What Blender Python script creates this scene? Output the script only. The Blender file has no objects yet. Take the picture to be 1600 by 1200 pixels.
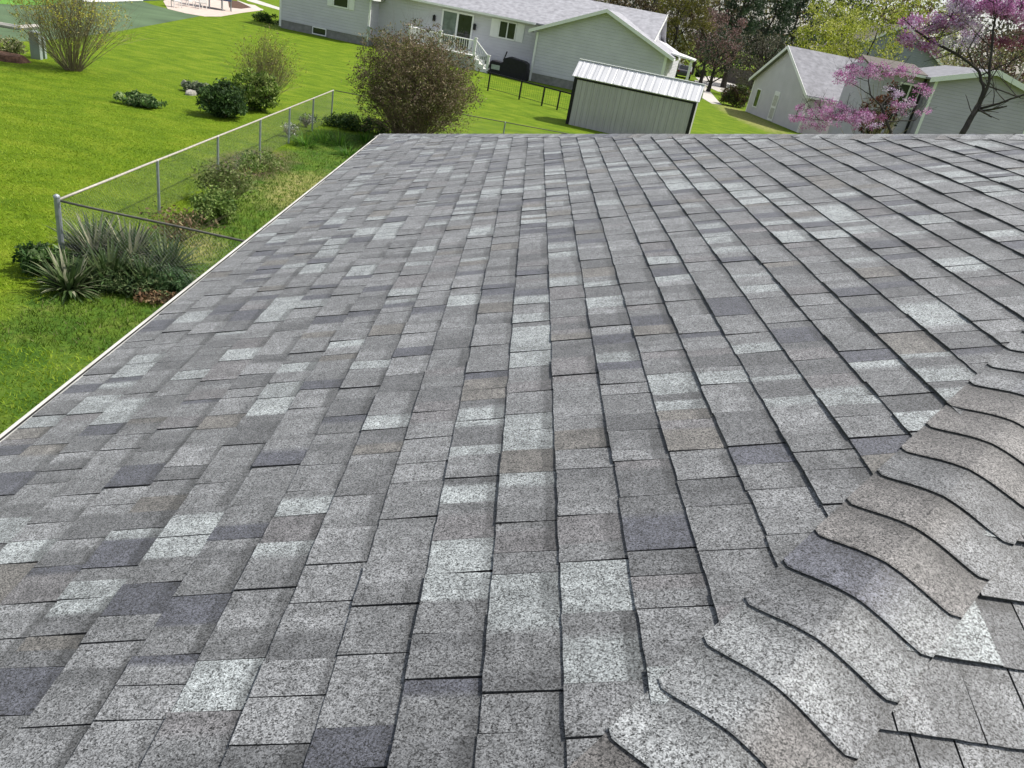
import bpy, math, random
import numpy as np
from mathutils import Vector, Matrix

random.seed(7)
rng = np.random.default_rng(11)
C = bpy.context.scene.collection
SC = bpy.context.scene

# ------------------------------------------------------------------ camera, sky, sun, exposure
CAMX = Vector((0.98461724, 0.0320358, 0.17176323))     # image right in world axes
CAMD = Vector((0.1677395, -0.44850123, -0.87790096))   # image down
CAMF = Vector((0.04891176, 0.8932079, -0.44697572))    # view direction
EYE = Vector((0.0, 0.0, 4.6))
FPX = 1171.0
cam_d = bpy.data.cameras.new('camera'); cam = bpy.data.objects.new('camera', cam_d); C.objects.link(cam)
M = Matrix(((CAMX.x, -CAMD.x, -CAMF.x, EYE.x), (CAMX.y, -CAMD.y, -CAMF.y, EYE.y), (CAMX.z, -CAMD.z, -CAMF.z, EYE.z), (0, 0, 0, 1)))
cam.matrix_world = M
cam_d.sensor_width = 36.0; cam_d.lens = 36.0 * FPX / 1600.0
cam_d.clip_start = 0.05; cam_d.clip_end = 3000
SC.camera = cam

SUN_EL = math.radians(56); SUN_AZ = math.radians(26)      # azimuth measured from +X towards +Y
W = bpy.data.worlds.new('World'); SC.world = W; W.use_nodes = True
nt = W.node_tree; bg = nt.nodes['Background']
sky = nt.nodes.new('ShaderNodeTexSky'); sky.sky_type = 'NISHITA'; sky.sun_disc = False
sky.sun_elevation = SUN_EL; sky.sun_rotation = math.pi / 2 - SUN_AZ
sky.air_density = 1.0; sky.dust_density = 2.5; sky.ozone_density = 1.0
hs = nt.nodes.new('ShaderNodeHueSaturation'); hs.inputs['Saturation'].default_value = 0.5   # thin high haze whitens the sky
nt.links.new(sky.outputs[0], hs.inputs['Color']); nt.links.new(hs.outputs[0], bg.inputs[0]); bg.inputs[1].default_value = 0.125
sd = bpy.data.lights.new('sun', 'SUN'); sd.energy = 3.6; sd.angle = math.radians(1.5); sd.color = (1.0, 0.96, 0.89)
so = bpy.data.objects.new('sun', sd); C.objects.link(so)
sdir = Vector((math.cos(SUN_EL) * math.cos(SUN_AZ), math.cos(SUN_EL) * math.sin(SUN_AZ), math.sin(SUN_EL)))
so.rotation_euler = sdir.to_track_quat('Z', 'Y').to_euler(); so.location = (30, 5, 60)
SC.view_settings.view_transform = 'Standard'; SC.view_settings.look = 'None'
SC.view_settings.exposure = 0.45; SC.view_settings.gamma = 1

def ray(x, y):
    return CAMX * (x - 800.0) + CAMD * (y - 600.0) + CAMF * FPX
def at(x, y, z=0.0):
    r = ray(x, y); return EYE + r * ((z - EYE.z) / r.z)
def atd(x, y, d):
    """point at forward distance d (metres along the view axis)"""
    return EYE + ray(x, y) * (d / FPX)
def atY(x, y, Y):
    r = ray(x, y); return EYE + r * (Y / r.y)

# ------------------------------------------------------------------ helpers
def tag(o, label=None, cat=None, group=None, kind=None):
    if label: o['label'] = label
    if cat: o['category'] = cat
    if group: o['group'] = group
    if kind: o['kind'] = kind
    return o
def empty(name, loc, label=None, cat=None, group=None):
    o = bpy.data.objects.new(name, None); C.objects.link(o); o.location = loc
    o.empty_display_size = 0.2
    return tag(o, label, cat, group)
def link(name, me, mat, parent=None):
    o = bpy.data.objects.new(name, me); C.objects.link(o)
    if mat is not None and not me.materials: me.materials.append(mat)
    if parent is not None:
        o.parent = parent
        if parent.type == 'EMPTY':
            o.location = -parent.location        # meshes are written in world coordinates
    return o
class MB:
    def __init__(s): s.v = []; s.f = []; s.c = []
    def add(s, vs, fs, col=None):
        b = len(s.v); s.v += [tuple(p) for p in vs]; s.f += [tuple(i + b for i in f) for f in fs]
        if col is not None: s.c += [col] * len(vs)
    def quad(s, a, b, c, d, col=None): s.add([a, b, c, d], [(0, 1, 2, 3)], col)
    def box(s, o, ex, ey, ez, col=None):
        o = Vector(o); ex = Vector(ex); ey = Vector(ey); ez = Vector(ez)
        p = [o, o + ex, o + ex + ey, o + ey, o + ez, o + ex + ez, o + ex + ey + ez, o + ey + ez]
        s.add(p, [(0, 3, 2, 1), (4, 5, 6, 7), (0, 1, 5, 4), (1, 2, 6, 5), (2, 3, 7, 6), (3, 0, 4, 7)], col)
    def cbox(s, c, sx, sy, sz, rz=0, col=None):
        ca, sa = math.cos(rz), math.sin(rz); ex = Vector((ca, sa, 0)) * sx; ey = Vector((-sa, ca, 0)) * sy; ez = Vector((0, 0, sz))
        s.box(Vector(c) - ex / 2 - ey / 2, ex, ey, ez, col)
    def tube(s, pts, r, n=6, col=None, cap=True):
        pts = [Vector(p) for p in pts]
        if not isinstance(r, (list, tuple)): r = [r] * len(pts)
        vs = []
        up = Vector((0, 0, 1))
        d0 = (pts[-1] - pts[0]).normalized() if (pts[-1] - pts[0]).length > 1e-6 else up
        ref = Vector((1, 0, 0)) if abs(d0.z) > 0.7 else up
        for i, p in enumerate(pts):
            d = (pts[min(i + 1, len(pts) - 1)] - pts[max(i - 1, 0)])
            d = d.normalized() if d.length > 1e-9 else d0
            a = d.cross(ref); a = a.normalized() if a.length > 1e-6 else Vector((0, 1, 0))
            b = d.cross(a)
            for k in range(n):
                t = 2 * math.pi * k / n; vs.append(p + (a * math.cos(t) + b * math.sin(t)) * r[i])
        fs = []
        for i in range(len(pts) - 1):
            for k in range(n):
                k2 = (k + 1) % n; fs.append((i * n + k, i * n + k2, (i + 1) * n + k2, (i + 1) * n + k))
        if cap:
            fs.append(tuple(range(n))[::-1]); fs.append(tuple((len(pts) - 1) * n + k for k in range(n)))
        s.add(vs, fs, col)
    def prism(s, poly, ext, col=None):
        """planar polygon extruded by vector ext"""
        n = len(poly); poly = [Vector(p) for p in poly]; ext = Vector(ext)
        s.add(poly + [p + ext for p in poly], [tuple(range(n))[::-1], tuple(range(n, 2 * n))] + [(i, (i + 1) % n, n + (i + 1) % n, n + i) for i in range(n)], col)
    def build(s, name, mat, parent=None, smooth=False):
        me = bpy.data.meshes.new(name); me.from_pydata(s.v, [], s.f)
        if s.c and len(s.c) == len(s.v):
            a = me.color_attributes.new('Col', 'FLOAT_COLOR', 'POINT')
            a.data.foreach_set('color', np.array([(c[0], c[1], c[2], 1) for c in s.c], dtype=np.float32).ravel())
        if smooth: me.polygons.foreach_set('use_smooth', [True] * len(me.polygons))
        me.update()
        return link(name, me, mat, parent)
def np_mesh(name, V, F, mat, parent=None, cols=None, smooth=False):
    me = bpy.data.meshes.new(name); k = F.shape[1]
    me.vertices.add(len(V)); me.vertices.foreach_set('co', V.astype(np.float32).ravel())
    me.loops.add(F.size); me.loops.foreach_set('vertex_index', F.astype(np.int32).ravel())
    me.polygons.add(len(F)); me.polygons.foreach_set('loop_start', np.arange(0, F.size, k, dtype=np.int32))
    try: me.polygons.foreach_set('loop_total', np.full(len(F), k, dtype=np.int32))
    except Exception: pass
    me.update(calc_edges=True)
    if cols is not None:
        a = me.color_attributes.new('Col', 'FLOAT_COLOR', 'POINT')
        cc = np.ones((len(V), 4), dtype=np.float32); cc[:, :3] = cols; a.data.foreach_set('color', cc.ravel())
    if smooth: me.polygons.foreach_set('use_smooth', [True] * len(F))
    return link(name, me, mat, parent)

# ------------------------------------------------------------------ materials
def srgb(r, g, b):
    f = lambda c: (c / 255 / 12.92) if c / 255 <= 0.04045 else ((c / 255 + 0.055) / 1.055) ** 2.4
    return (f(r), f(g), f(b))
def mat(name, col=(0.5, 0.5, 0.5), rough=0.8, var=0.15, scale=3.0, metal=0.0, spec=0.3, bump=0.0, bscale=40, attr=False, detail=6, trans=0.0, stretch=None):
    m = bpy.data.materials.new(name); m.use_nodes = True; t = m.node_tree; n = t.nodes; b = n['Principled BSDF']
    b.inputs['Roughness'].default_value = rough; b.inputs['Metallic'].default_value = metal
    b.inputs['Specular IOR Level'].default_value = spec
    tc = n.new('ShaderNodeTexCoord'); no = n.new('ShaderNodeTexNoise'); no.inputs['Scale'].default_value = scale; no.inputs['Detail'].default_value = detail
    src = tc.outputs['Object']
    if stretch:
        mp = n.new('ShaderNodeMapping'); mp.inputs['Scale'].default_value = stretch; t.links.new(src, mp.inputs[0]); src = mp.outputs[0]
    t.links.new(src, no.inputs['Vector'])
    mr = n.new('ShaderNodeMapRange'); mr.inputs[1].default_value = 0.25; mr.inputs[2].default_value = 0.75
    mr.inputs[3].default_value = 1 - var; mr.inputs[4].default_value = 1 + var
    t.links.new(no.outputs['Fac'], mr.inputs[0])
    mx = n.new('ShaderNodeVectorMath'); mx.operation = 'SCALE'
    if attr:
        at_ = n.new('ShaderNodeAttribute'); at_.attribute_name = 'Col'; t.links.new(at_.outputs['Color'], mx.inputs[0])
    else: mx.inputs[0].default_value = col
    t.links.new(mr.outputs[0], mx.inputs['Scale']); t.links.new(mx.outputs[0], b.inputs['Base Color'])
    if bump:
        n2 = n.new('ShaderNodeTexNoise'); n2.inputs['Scale'].default_value = bscale; n2.inputs['Detail'].default_value = 4
        t.links.new(tc.outputs['Object'], n2.inputs['Vector'])
        bp = n.new('ShaderNodeBump'); bp.inputs['Strength'].default_value = bump; bp.inputs['Distance'].default_value = 0.02
        t.links.new(n2.outputs['Fac'], bp.inputs['Height']); t.links.new(bp.outputs[0], b.inputs['Normal'])
    if trans:
        tr = n.new('ShaderNodeBsdfTranslucent'); t.links.new(mx.outputs[0], tr.inputs['Color'])
        ms = n.new('ShaderNodeMixShader'); ms.inputs[0].default_value = trans
        t.links.new(b.outputs[0], ms.inputs[1]); t.links.new(tr.outputs[0], ms.inputs[2]); t.links.new(ms.outputs[0], n['Material Output'].inputs[0])
    return m
def wave_mat(name, col, period, axis='Z', rough=0.6, depth=0.6, profile='SAW', dark=0.75, dirvec=None, dist=0.01):
    """lap siding or ribbed metal: relief of period metres"""
    m = mat(name, col, rough, 0.07, 1.2); t = m.node_tree; n = t.nodes; b = n['Principled BSDF']
    tc = n.new('ShaderNodeTexCoord')
    d = n.new('ShaderNodeVectorMath'); d.operation = 'DOT_PRODUCT'; d.inputs[1].default_value = dirvec or (0, 0, 1)
    t.links.new(tc.outputs['Object'], d.inputs[0])
    mu = n.new('ShaderNodeMath'); mu.operation = 'DIVIDE'; mu.inputs[1].default_value = period; t.links.new(d.outputs['Value'], mu.inputs[0])
    fr = n.new('ShaderNodeMath'); fr.operation = 'FRACT'; t.links.new(mu.outputs[0], fr.inputs[0])
    if profile == 'SAW':
        iv = n.new('ShaderNodeMath'); iv.operation = 'SUBTRACT'; iv.inputs[0].default_value = 1; t.links.new(fr.outputs[0], iv.inputs[1]); h = iv.outputs[0]
    else:
        rp = n.new('ShaderNodeMapRange'); rp.inputs[1].default_value = 0.10; rp.inputs[2].default_value = 0.22; rp.interpolation_type = 'SMOOTHSTEP'
        s1 = n.new('ShaderNodeMath'); s1.operation = 'SUBTRACT'; s1.inputs[1].default_value = 0.5; t.links.new(fr.outputs[0], s1.inputs[0])
        s2 = n.new('ShaderNodeMath'); s2.operation = 'ABSOLUTE'; t.links.new(s1.outputs[0], s2.inputs[0]); t.links.new(s2.outputs[0], rp.inputs[0]); h = rp.outputs[0]
    bp = n.new('ShaderNodeBump'); bp.inputs['Strength'].default_value = depth; bp.inputs['Distance'].default_value = dist
    t.links.new(h, bp.inputs['Height']); t.links.new(bp.outputs[0], b.inputs['Normal'])
    return m

def shingle_mat():
    m = bpy.data.materials.new('asphalt_shingle'); m.use_nodes = True; t = m.node_tree; n = t.nodes; L = t.links; b = n['Principled BSDF']
    b.inputs['Roughness'].default_value = 0.62; b.inputs['Specular IOR Level'].default_value = 0.4
    tc = n.new('ShaderNodeTexCoord'); at_ = n.new('ShaderNodeAttribute'); at_.attribute_name = 'Col'
    def vor(s):
        v = n.new('ShaderNodeTexVoronoi'); v.inputs['Scale'].default_value = s; L.new(tc.outputs['Object'], v.inputs['Vector'])
        sp = n.new('ShaderNodeSeparateColor'); L.new(v.outputs['Color'], sp.inputs[0]); return sp.outputs[0], v
    r1, v1 = vor(430.0); r2, v2 = vor(260.0)
    w1 = n.new('ShaderNodeMath'); w1.operation = 'MULTIPLY'; w1.inputs[1].default_value = 1.35; L.new(r1, w1.inputs[0])
    ad = n.new('ShaderNodeMath'); ad.operation = 'MULTIPLY_ADD'; ad.inputs[1].default_value = 0.65; L.new(r2, ad.inputs[0]); L.new(w1.outputs[0], ad.inputs[2])
    mr = n.new('ShaderNodeMapRange'); mr.inputs[1].default_value = 0.2; mr.inputs[2].default_value = 1.8; mr.inputs[3].default_value = 0.0; mr.inputs[4].default_value = 2.0
    L.new(ad.outputs[0], mr.inputs[0])
    no = n.new('ShaderNodeTexNoise'); no.inputs['Scale'].default_value = 9; no.inputs['Detail'].default_value = 5; L.new(tc.outputs['Object'], no.inputs['Vector'])
    m2 = n.new('ShaderNodeMapRange'); m2.inputs[1].default_value = 0.3; m2.inputs[2].default_value = 0.7; m2.inputs[3].default_value = 0.86; m2.inputs[4].default_value = 1.14; L.new(no.outputs['Fac'], m2.inputs[0])
    n3 = n.new('ShaderNodeTexNoise'); n3.inputs['Scale'].default_value = 28; n3.inputs['Detail'].default_value = 3; L.new(tc.outputs['Object'], n3.inputs['Vector'])
    m3 = n.new('ShaderNodeMapRange'); m3.inputs[1].default_value = 0.3; m3.inputs[2].default_value = 0.7; m3.inputs[3].default_value = 0.80; m3.inputs[4].default_value = 1.20; L.new(n3.outputs['Fac'], m3.inputs[0])
    x1 = n.new('ShaderNodeMath'); x1.operation = 'MULTIPLY'; L.new(mr.outputs[0], x1.inputs[0]); L.new(m2.outputs[0], x1.inputs[1])
    x2 = n.new('ShaderNodeMath'); x2.operation = 'MULTIPLY'; L.new(x1.outputs[0], x2.inputs[0]); L.new(m3.outputs[0], x2.inputs[1])
    sc = n.new('ShaderNodeVectorMath'); sc.operation = 'SCALE'; L.new(at_.outputs['Color'], sc.inputs[0]); L.new(x2.outputs[0], sc.inputs['Scale'])
    L.new(sc.outputs[0], b.inputs['Base Color'])
    bp = n.new('ShaderNodeBump'); bp.inputs['Strength'].default_value = 0.6; bp.inputs['Distance'].default_value = 0.002
    b.inputs['Sheen Weight'].default_value = 0.18; b.inputs['Sheen Roughness'].default_value = 0.45
    L.new(ad.outputs[0], bp.inputs['Height']); L.new(bp.outputs[0], b.inputs['Normal'])
    return m

def lawn_mat():
    m = bpy.data.materials.new('lawn'); m.use_nodes = True; t = m.node_tree; n = t.nodes; L = t.links; b = n['Principled BSDF']
    b.inputs['Roughness'].default_value = 0.9; b.inputs['Specular IOR Level'].default_value = 0.1
    tc = n.new('ShaderNodeTexCoord')
    def noise(s, d=5, st=None, rgh=0.5):
        o = n.new('ShaderNodeTexNoise'); o.inputs['Scale'].default_value = s; o.inputs['Detail'].default_value = d; o.inputs['Roughness'].default_value = rgh
        if st:
            mp = n.new('ShaderNodeMapping'); mp.inputs['Scale'].default_value = st; L.new(tc.outputs['Object'], mp.inputs[0]); L.new(mp.outputs[0], o.inputs['Vector'])
        else: L.new(tc.outputs['Object'], o.inputs['Vector'])
        return o.outputs['Fac']
    def ramp(src, stops):
        r = n.new('ShaderNodeValToRGB'); e = r.color_ramp.elements
        e[0].position = stops[0][0]; e[0].color = (*stops[0][1], 1); e[1].position = stops[-1][0]; e[1].color = (*stops[-1][1], 1)
        for p, c in stops[1:-1]: k = e.new(p); k.color = (*c, 1)
        L.new(src, r.inputs[0]); return r.outputs[0]
    def mix(f, a, c):
        x = n.new('ShaderNodeMix'); x.data_type = 'RGBA'; 
        if isinstance(f, float): x.inputs[0].default_value = f
        else: L.new(f, x.inputs[0])
        L.new(a, x.inputs[6]); L.new(c, x.inputs[7]); return x.outputs[2]
    def mul(a, c, f=1.0):
        x = n.new('ShaderNodeMix'); x.data_type = 'RGBA'; x.blend_type = 'MULTIPLY'; x.inputs[0].default_value = f; L.new(a, x.inputs[6]); L.new(c, x.inputs[7]); return x.outputs[2]
    g = (lambda v: (v, v, v))
    base = ramp(noise(0.9, 9, (1, 1.5, 1), 0.66), [(0.32, LAWN_A), (0.5, LAWN_B), (0.68, LAWN_C)])
    fine = ramp(noise(9, 6, (1, 1.4, 1), 0.7), [(0.30, g(0.74)), (0.52, g(1.0)), (0.72, g(1.25))])
    lawn = mul(base, fine)
    weeds = ramp(noise(1.6, 9, None, 0.7), [(0.32, (0.035, 0.085, 0.012)), (0.46, (0.075, 0.15, 0.018)), (0.56, (0.12, 0.19, 0.025)), (0.72, (0.22, 0.24, 0.07))])
    weeds = mul(weeds, fine)
    straw = ramp(noise(5, 8, None, 0.7), [(0.35, (0.12, 0.18, 0.03)), (0.52, (0.26, 0.26, 0.08)), (0.7, (0.42, 0.37, 0.19))])
    sp = n.new('ShaderNodeSeparateXYZ'); L.new(tc.outputs['Object'], sp.inputs[0])
    wob = noise(0.7, 5)
    def addm(a, bq, k):
        x = n.new('ShaderNodeMath'); x.operation = 'MULTIPLY_ADD'; L.new(bq, x.inputs[0]); x.inputs[1].default_value = k; L.new(a, x.inputs[2]); return x.outputs[0]
    def mr(a, lo, hi):
        x = n.new('ShaderNodeMapRange'); x.inputs[1].default_value = lo; x.inputs[2].default_value = hi; L.new(a, x.inputs[0]); return x.outputs[0]
    def mm(a, c):
        x = n.new('ShaderNodeMath'); x.operation = 'MULTIPLY'; L.new(a, x.inputs[0]); L.new(c, x.inputs[1]); return x.outputs[0]
    xs = addm(sp.outputs[0], wob, 1.6); ys = addm(sp.outputs[1], wob, 2.4)
    weedm = mm(mr(xs, -5.6, -5.0), mm(mr(ys, 26.8, 26.2), mr(xs, 60, 59)))
    # dry patch near (430,270)
    def blob(cx, cy, rx, ry):
        mp = n.new('ShaderNodeMapping'); mp.inputs['Location'].default_value = (-cx / rx, -cy / ry, 0); mp.inputs['Scale'].default_value = (1 / rx, 1 / ry, 0)
        L.new(tc.outputs['Object'], mp.inputs[0]); ln = n.new('ShaderNodeVectorMath'); ln.operation = 'LENGTH'; L.new(mp.outputs[0], ln.inputs[0])
        return mr(addm(ln.outputs['Value'], noise(2.0, 6), 1.3), 1.95, 1.35)
    c1 = mix(weedm, lawn, weeds)
    c2 = mix(blob(-4.3, 17.2, 1.2, 1.9), c1, straw)
    c3 = mix(blob(-5.2, 12.2, 0.5, 0.8), c2, straw)
    # dirt under the big shrub row on the fence line and mulch along the garage
    dirt = ramp(noise(6, 8), [(0.3, (0.06, 0.045, 0.03)), (0.6, (0.16, 0.12, 0.075)), (0.75, (0.28, 0.22, 0.14))])
    c4 = mix(blob(-6.3, 18.6, 0.8, 2.0), c3, dirt)
    c5 = mix(blob(17.0, 60.5, 1.6, 8.0), c4, straw)
    L.new(c5, b.inputs['Base Color'])
    bp = n.new('ShaderNodeBump'); bp.inputs['Strength'].default_value = 0.9; bp.inputs['Distance'].default_value = 0.06
    L.new(noise(14, 6, None, 0.7), bp.inputs['Height']); L.new(bp.outputs[0], b.inputs['Normal'])
    return m
LAWN_A = (0.080, 0.145, 0.006); LAWN_B = (0.126, 0.202, 0.008); LAWN_C = (0.195, 0.255, 0.018)

M_SH = shingle_mat(); M_LAWN = lawn_mat()
M_WHITE = mat('white_paint', (0.80, 0.80, 0.78), 0.45, 0.05, 4)
M_DRIP = mat('drip_edge_metal', (0.50, 0.49, 0.45), 0.4, 0.35, 6)
M_LIP = mat('gutter_paint', (0.50, 0.49, 0.45), 0.4, 0.25, 5)
M_DARK = mat('underlay_groove_shade', (0.02, 0.02, 0.02), 0.9)  # roof underlay, also the painted shade of the eave groove
M_SID = wave_mat('house_siding', (0.58, 0.57, 0.60), 0.20, depth=0.9, dist=0.03)
M_SID2 = wave_mat('garage_siding', (0.56, 0.535, 0.56), 0.13, depth=0.6, dist=0.02)
M_SID3 = wave_mat('right_house_siding', (0.46, 0.43, 0.47), 0.18, depth=1.0, dist=0.04)
M_SIDN = wave_mat('near_house_siding', (0.6, 0.58, 0.52), 0.15, depth=0.6)
M_FOUND = mat('foundation_block', (0.24, 0.235, 0.22), 0.9, 0.25, 4, bump=0.3)
M_ROOFL = mat('pale_shingle_roof', (0.33, 0.33, 0.355), 0.85, 0.3, 3, bump=0.3, bscale=12)
M_ROOFG = mat('grey_shingle_roof', (0.24, 0.24, 0.26), 0.85, 0.3, 3, bump=0.3, bscale=12)
M_ROOFB = mat('brown_roof', (0.13, 0.115, 0.10), 0.9, 0.3, 3)
M_GLASS = mat('window_glass', (0.02, 0.024, 0.028), 0.06, 0.3, 2, spec=0.6)
M_GLASSG = mat('curtained_glass', (0.14, 0.17, 0.16), 0.1, 0.35, 3, spec=0.6)
M_BLACK = mat('black_metal', (0.012, 0.012, 0.014), 0.5, 0.2)
M_COVER = mat('black_vinyl_cover', (0.012, 0.011, 0.016), 0.6, 0.3, 6, bump=0.6, bscale=5)
M_GALV = mat('galvanised_steel', (0.36, 0.39, 0.42), 0.5, 0.2, 14, metal=0.55, spec=0.5)
M_RAIL = mat('weathered_rail', (0.42, 0.39, 0.34), 0.6, 0.25, 12, metal=0.3)
M_DKR = mat('dull_rail', (0.13, 0.125, 0.11), 0.7, 0.3, 12)
M_CHAIN = mat('chain_link_wire', (0.24, 0.25, 0.25), 0.6, 0.2, 12, metal=0.4)
M_DECK = mat('deck_skirt', (0.42, 0.43, 0.42), 0.8, 0.2, 6)
M_CONC = mat('concrete', (0.52, 0.49, 0.45), 0.9, 0.12, 2.5, bump=0.2)
M_PATIO = mat('patio_concrete', (0.55, 0.46, 0.40), 0.9, 0.15, 2.5)
M_COURT = mat('court_surface', (0.085, 0.135, 0.065), 0.85, 0.3, 0.35)
M_BARK = mat('bark', (0.05, 0.042, 0.036), 0.9, 0.4, 6, bump=0.6)
M_TWIG = mat('twig_bark', (0.24, 0.20, 0.13), 0.9, 0.4, 3)
M_TWIGD = mat('dark_twig_bark', (0.24, 0.17, 0.13), 0.9, 0.4, 3)
M_LEAF = mat('foliage', rough=0.65, var=0.25, scale=1.2, attr=True, trans=0.3, spec=0.25)
M_PETAL = mat('blossom', rough=0.7, var=0.2, scale=1.2, attr=True, trans=0.3)
M_STONE = mat('stone', (0.36, 0.34, 0.30), 0.9, 0.3, 7, bump=0.6)
M_MULCH = mat('mulch', (0.10, 0.055, 0.035), 0.95, 0.5, 12, bump=0.8)
M_WOODF = mat('fence_boards', (0.13, 0.115, 0.105), 0.9, 0.3, 5, stretch=(8, 8, 0.6))
M_BOX = mat('utility_cabinet_paint', (0.30, 0.35, 0.33), 0.5, 0.15)
M_BLUE = mat('blue_mesh', (0.035, 0.05, 0.12), 0.7, 0.2)
M_CARP = mat('grey_car_paint', (0.09, 0.09, 0.10), 0.3, 0.05, spec=0.5)
M_RUB = mat('tyre_rubber', (0.012, 0.012, 0.012), 0.8)
M_RED = mat('red_glass', (0.25, 0.01, 0.01), 0.3)
M_BIRCH = mat('birch_bark', (0.45, 0.42, 0.38), 0.8, 0.5, 5)

# ------------------------------------------------------------------ ground sheets
def sheet(name, pts, z, m):
    mb = MB(); mb.add([(p[0], p[1], z) for p in pts], [tuple(range(len(pts)))]); o = mb.build(name, m)
    return tag(o, kind='structure')
g = MB(); NX = 60
gx = [-900, -400, -200, -120, -80, -60, -50, -40, -30, -20, -10, 0, 10, 20, 30, 40, 50, 60, 80, 120, 200, 400, 900]
for i in range(len(gx) - 1):
    for j in range(len(gx) - 1):
        g.quad((gx[i], gx[j] + 40, 0), (gx[i + 1], gx[j] + 40, 0), (gx[i + 1], gx[j + 1] + 40, 0), (gx[i], gx[j + 1] + 40, 0))
tag(g.build('ground', M_LAWN), kind='structure')
px = lambda l: [at(x, y) for x, y in l]
sheet('court', px([(-90, 62), (0, 66), (60, 64), (120, 58), (180, 50), (250, 37), (330, 22), (272, 16), (240, 8), (205, -4), (120, -25), (-60, -50), (-120, 0)]), 0.004, M_COURT)
sheet('patio', px([(262, 14), (290, 21), (320, 26), (345, 26), (380, 20), (412, 16), (398, 8), (350, 1), (330, -14), (280, -14), (255, 2)]), 0.012, M_PATIO)
sheet('path', px([(372, 1), (412, 15), (404, 17), (362, 4)]), 0.016, M_CONC)
sheet('footpath', px([(392, -3), (437, 12), (437, 16), (385, 1)]), 0.012, M_CONC)
sheet('driveway', px([(1087, 121), (1110, 119), (1133, 124), (1150, 131), (1158, 141), (1140, 146), (1122, 143), (1100, 133)]), 0.008, M_CONC)
sheet('pavement', px([(1085, 125), (1096, 127), (1122, 158), (1128, 164), (1112, 162), (1095, 152)]), 0.012, M_CONC)
sheet('mulch_bed', px([(356, 0), (372, 2), (393, 12), (377, 14), (358, 12)]), 0.020, M_MULCH)

# ------------------------------------------------------------------ the near house: hip roof of laminated shingles
TH = math.radians(18.0); HN = 1.04; cT, sT, tT = math.cos(TH), math.sin(TH), math.tan(TH)
N1 = Vector((-sT, 0, cT)); U1 = Vector((cT, 0, sT)); FOOT = EYE - N1 * HN
def on_roof(x, y):
    r = ray(x, y); P = r * (-HN / r.dot(N1)); return P.dot(U1), P.y       # (u, v) relative to FOOT
HIP = Vector((1, 1, tT)).normalized(); W1 = N1.cross(HIP)
if W1.x > 0: W1 = -W1
L0 = FOOT + W1 * 0.462                                  # a point of the near hip line
eu = np.mean([on_roof(*p)[0] for p in [(6, 682), (300, 453), (600, 214)]])   # eave
UE = float(eu); EAVE = FOOT + U1 * UE; XE = EAVE.x; ZE = EAVE.z
sN = (XE - L0.x) / HIP.x; Y0 = (L0 + HIP * sN).y
Y1 = on_roof(606, 209)[1]
RUN = (Y1 - Y0) / 2; APEX = Vector((XE + RUN, (Y0 + Y1) / 2, ZE + RUN * tT))
print('eave', XE, ZE, Y0, Y1, RUN, APEX)
SL = RUN / cT
EXPO = 0.1425
PHASE = -0.0865

house = empty('house', (XE + RUN, (Y0 + Y1) / 2, 0), 'near house with a grey laminated shingle hip roof filling the foreground', 'house')
def wld(O, U, V, N): return lambda u, v, n: O + U * u + V * v + N * n
PAL = [((0.138, 0.142, 0.146), 34), ((0.176, 0.181, 0.186), 24), ((0.255, 0.275, 0.278), 13), ((0.104, 0.107, 0.111), 15), ((0.072, 0.075, 0.090), 11), ((0.132, 0.126, 0.117), 6), ((0.142, 0.139, 0.143), 5)]
CAPP = [(0.150, 0.154, 0.158), (0.205, 0.213, 0.216), (0.112, 0.115, 0.119), (0.088, 0.091, 0.108), (0.128, 0.122, 0.118), (0.180, 0.187, 0.190)]
pal_c = [p[0] for p in PAL]; pal_w = [p[1] for p in PAL]
def pick(r):
    c = r.choices(pal_c, pal_w)[0]; k = r.uniform(0.80, 1.04); return tuple(x * k for x in c)
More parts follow.
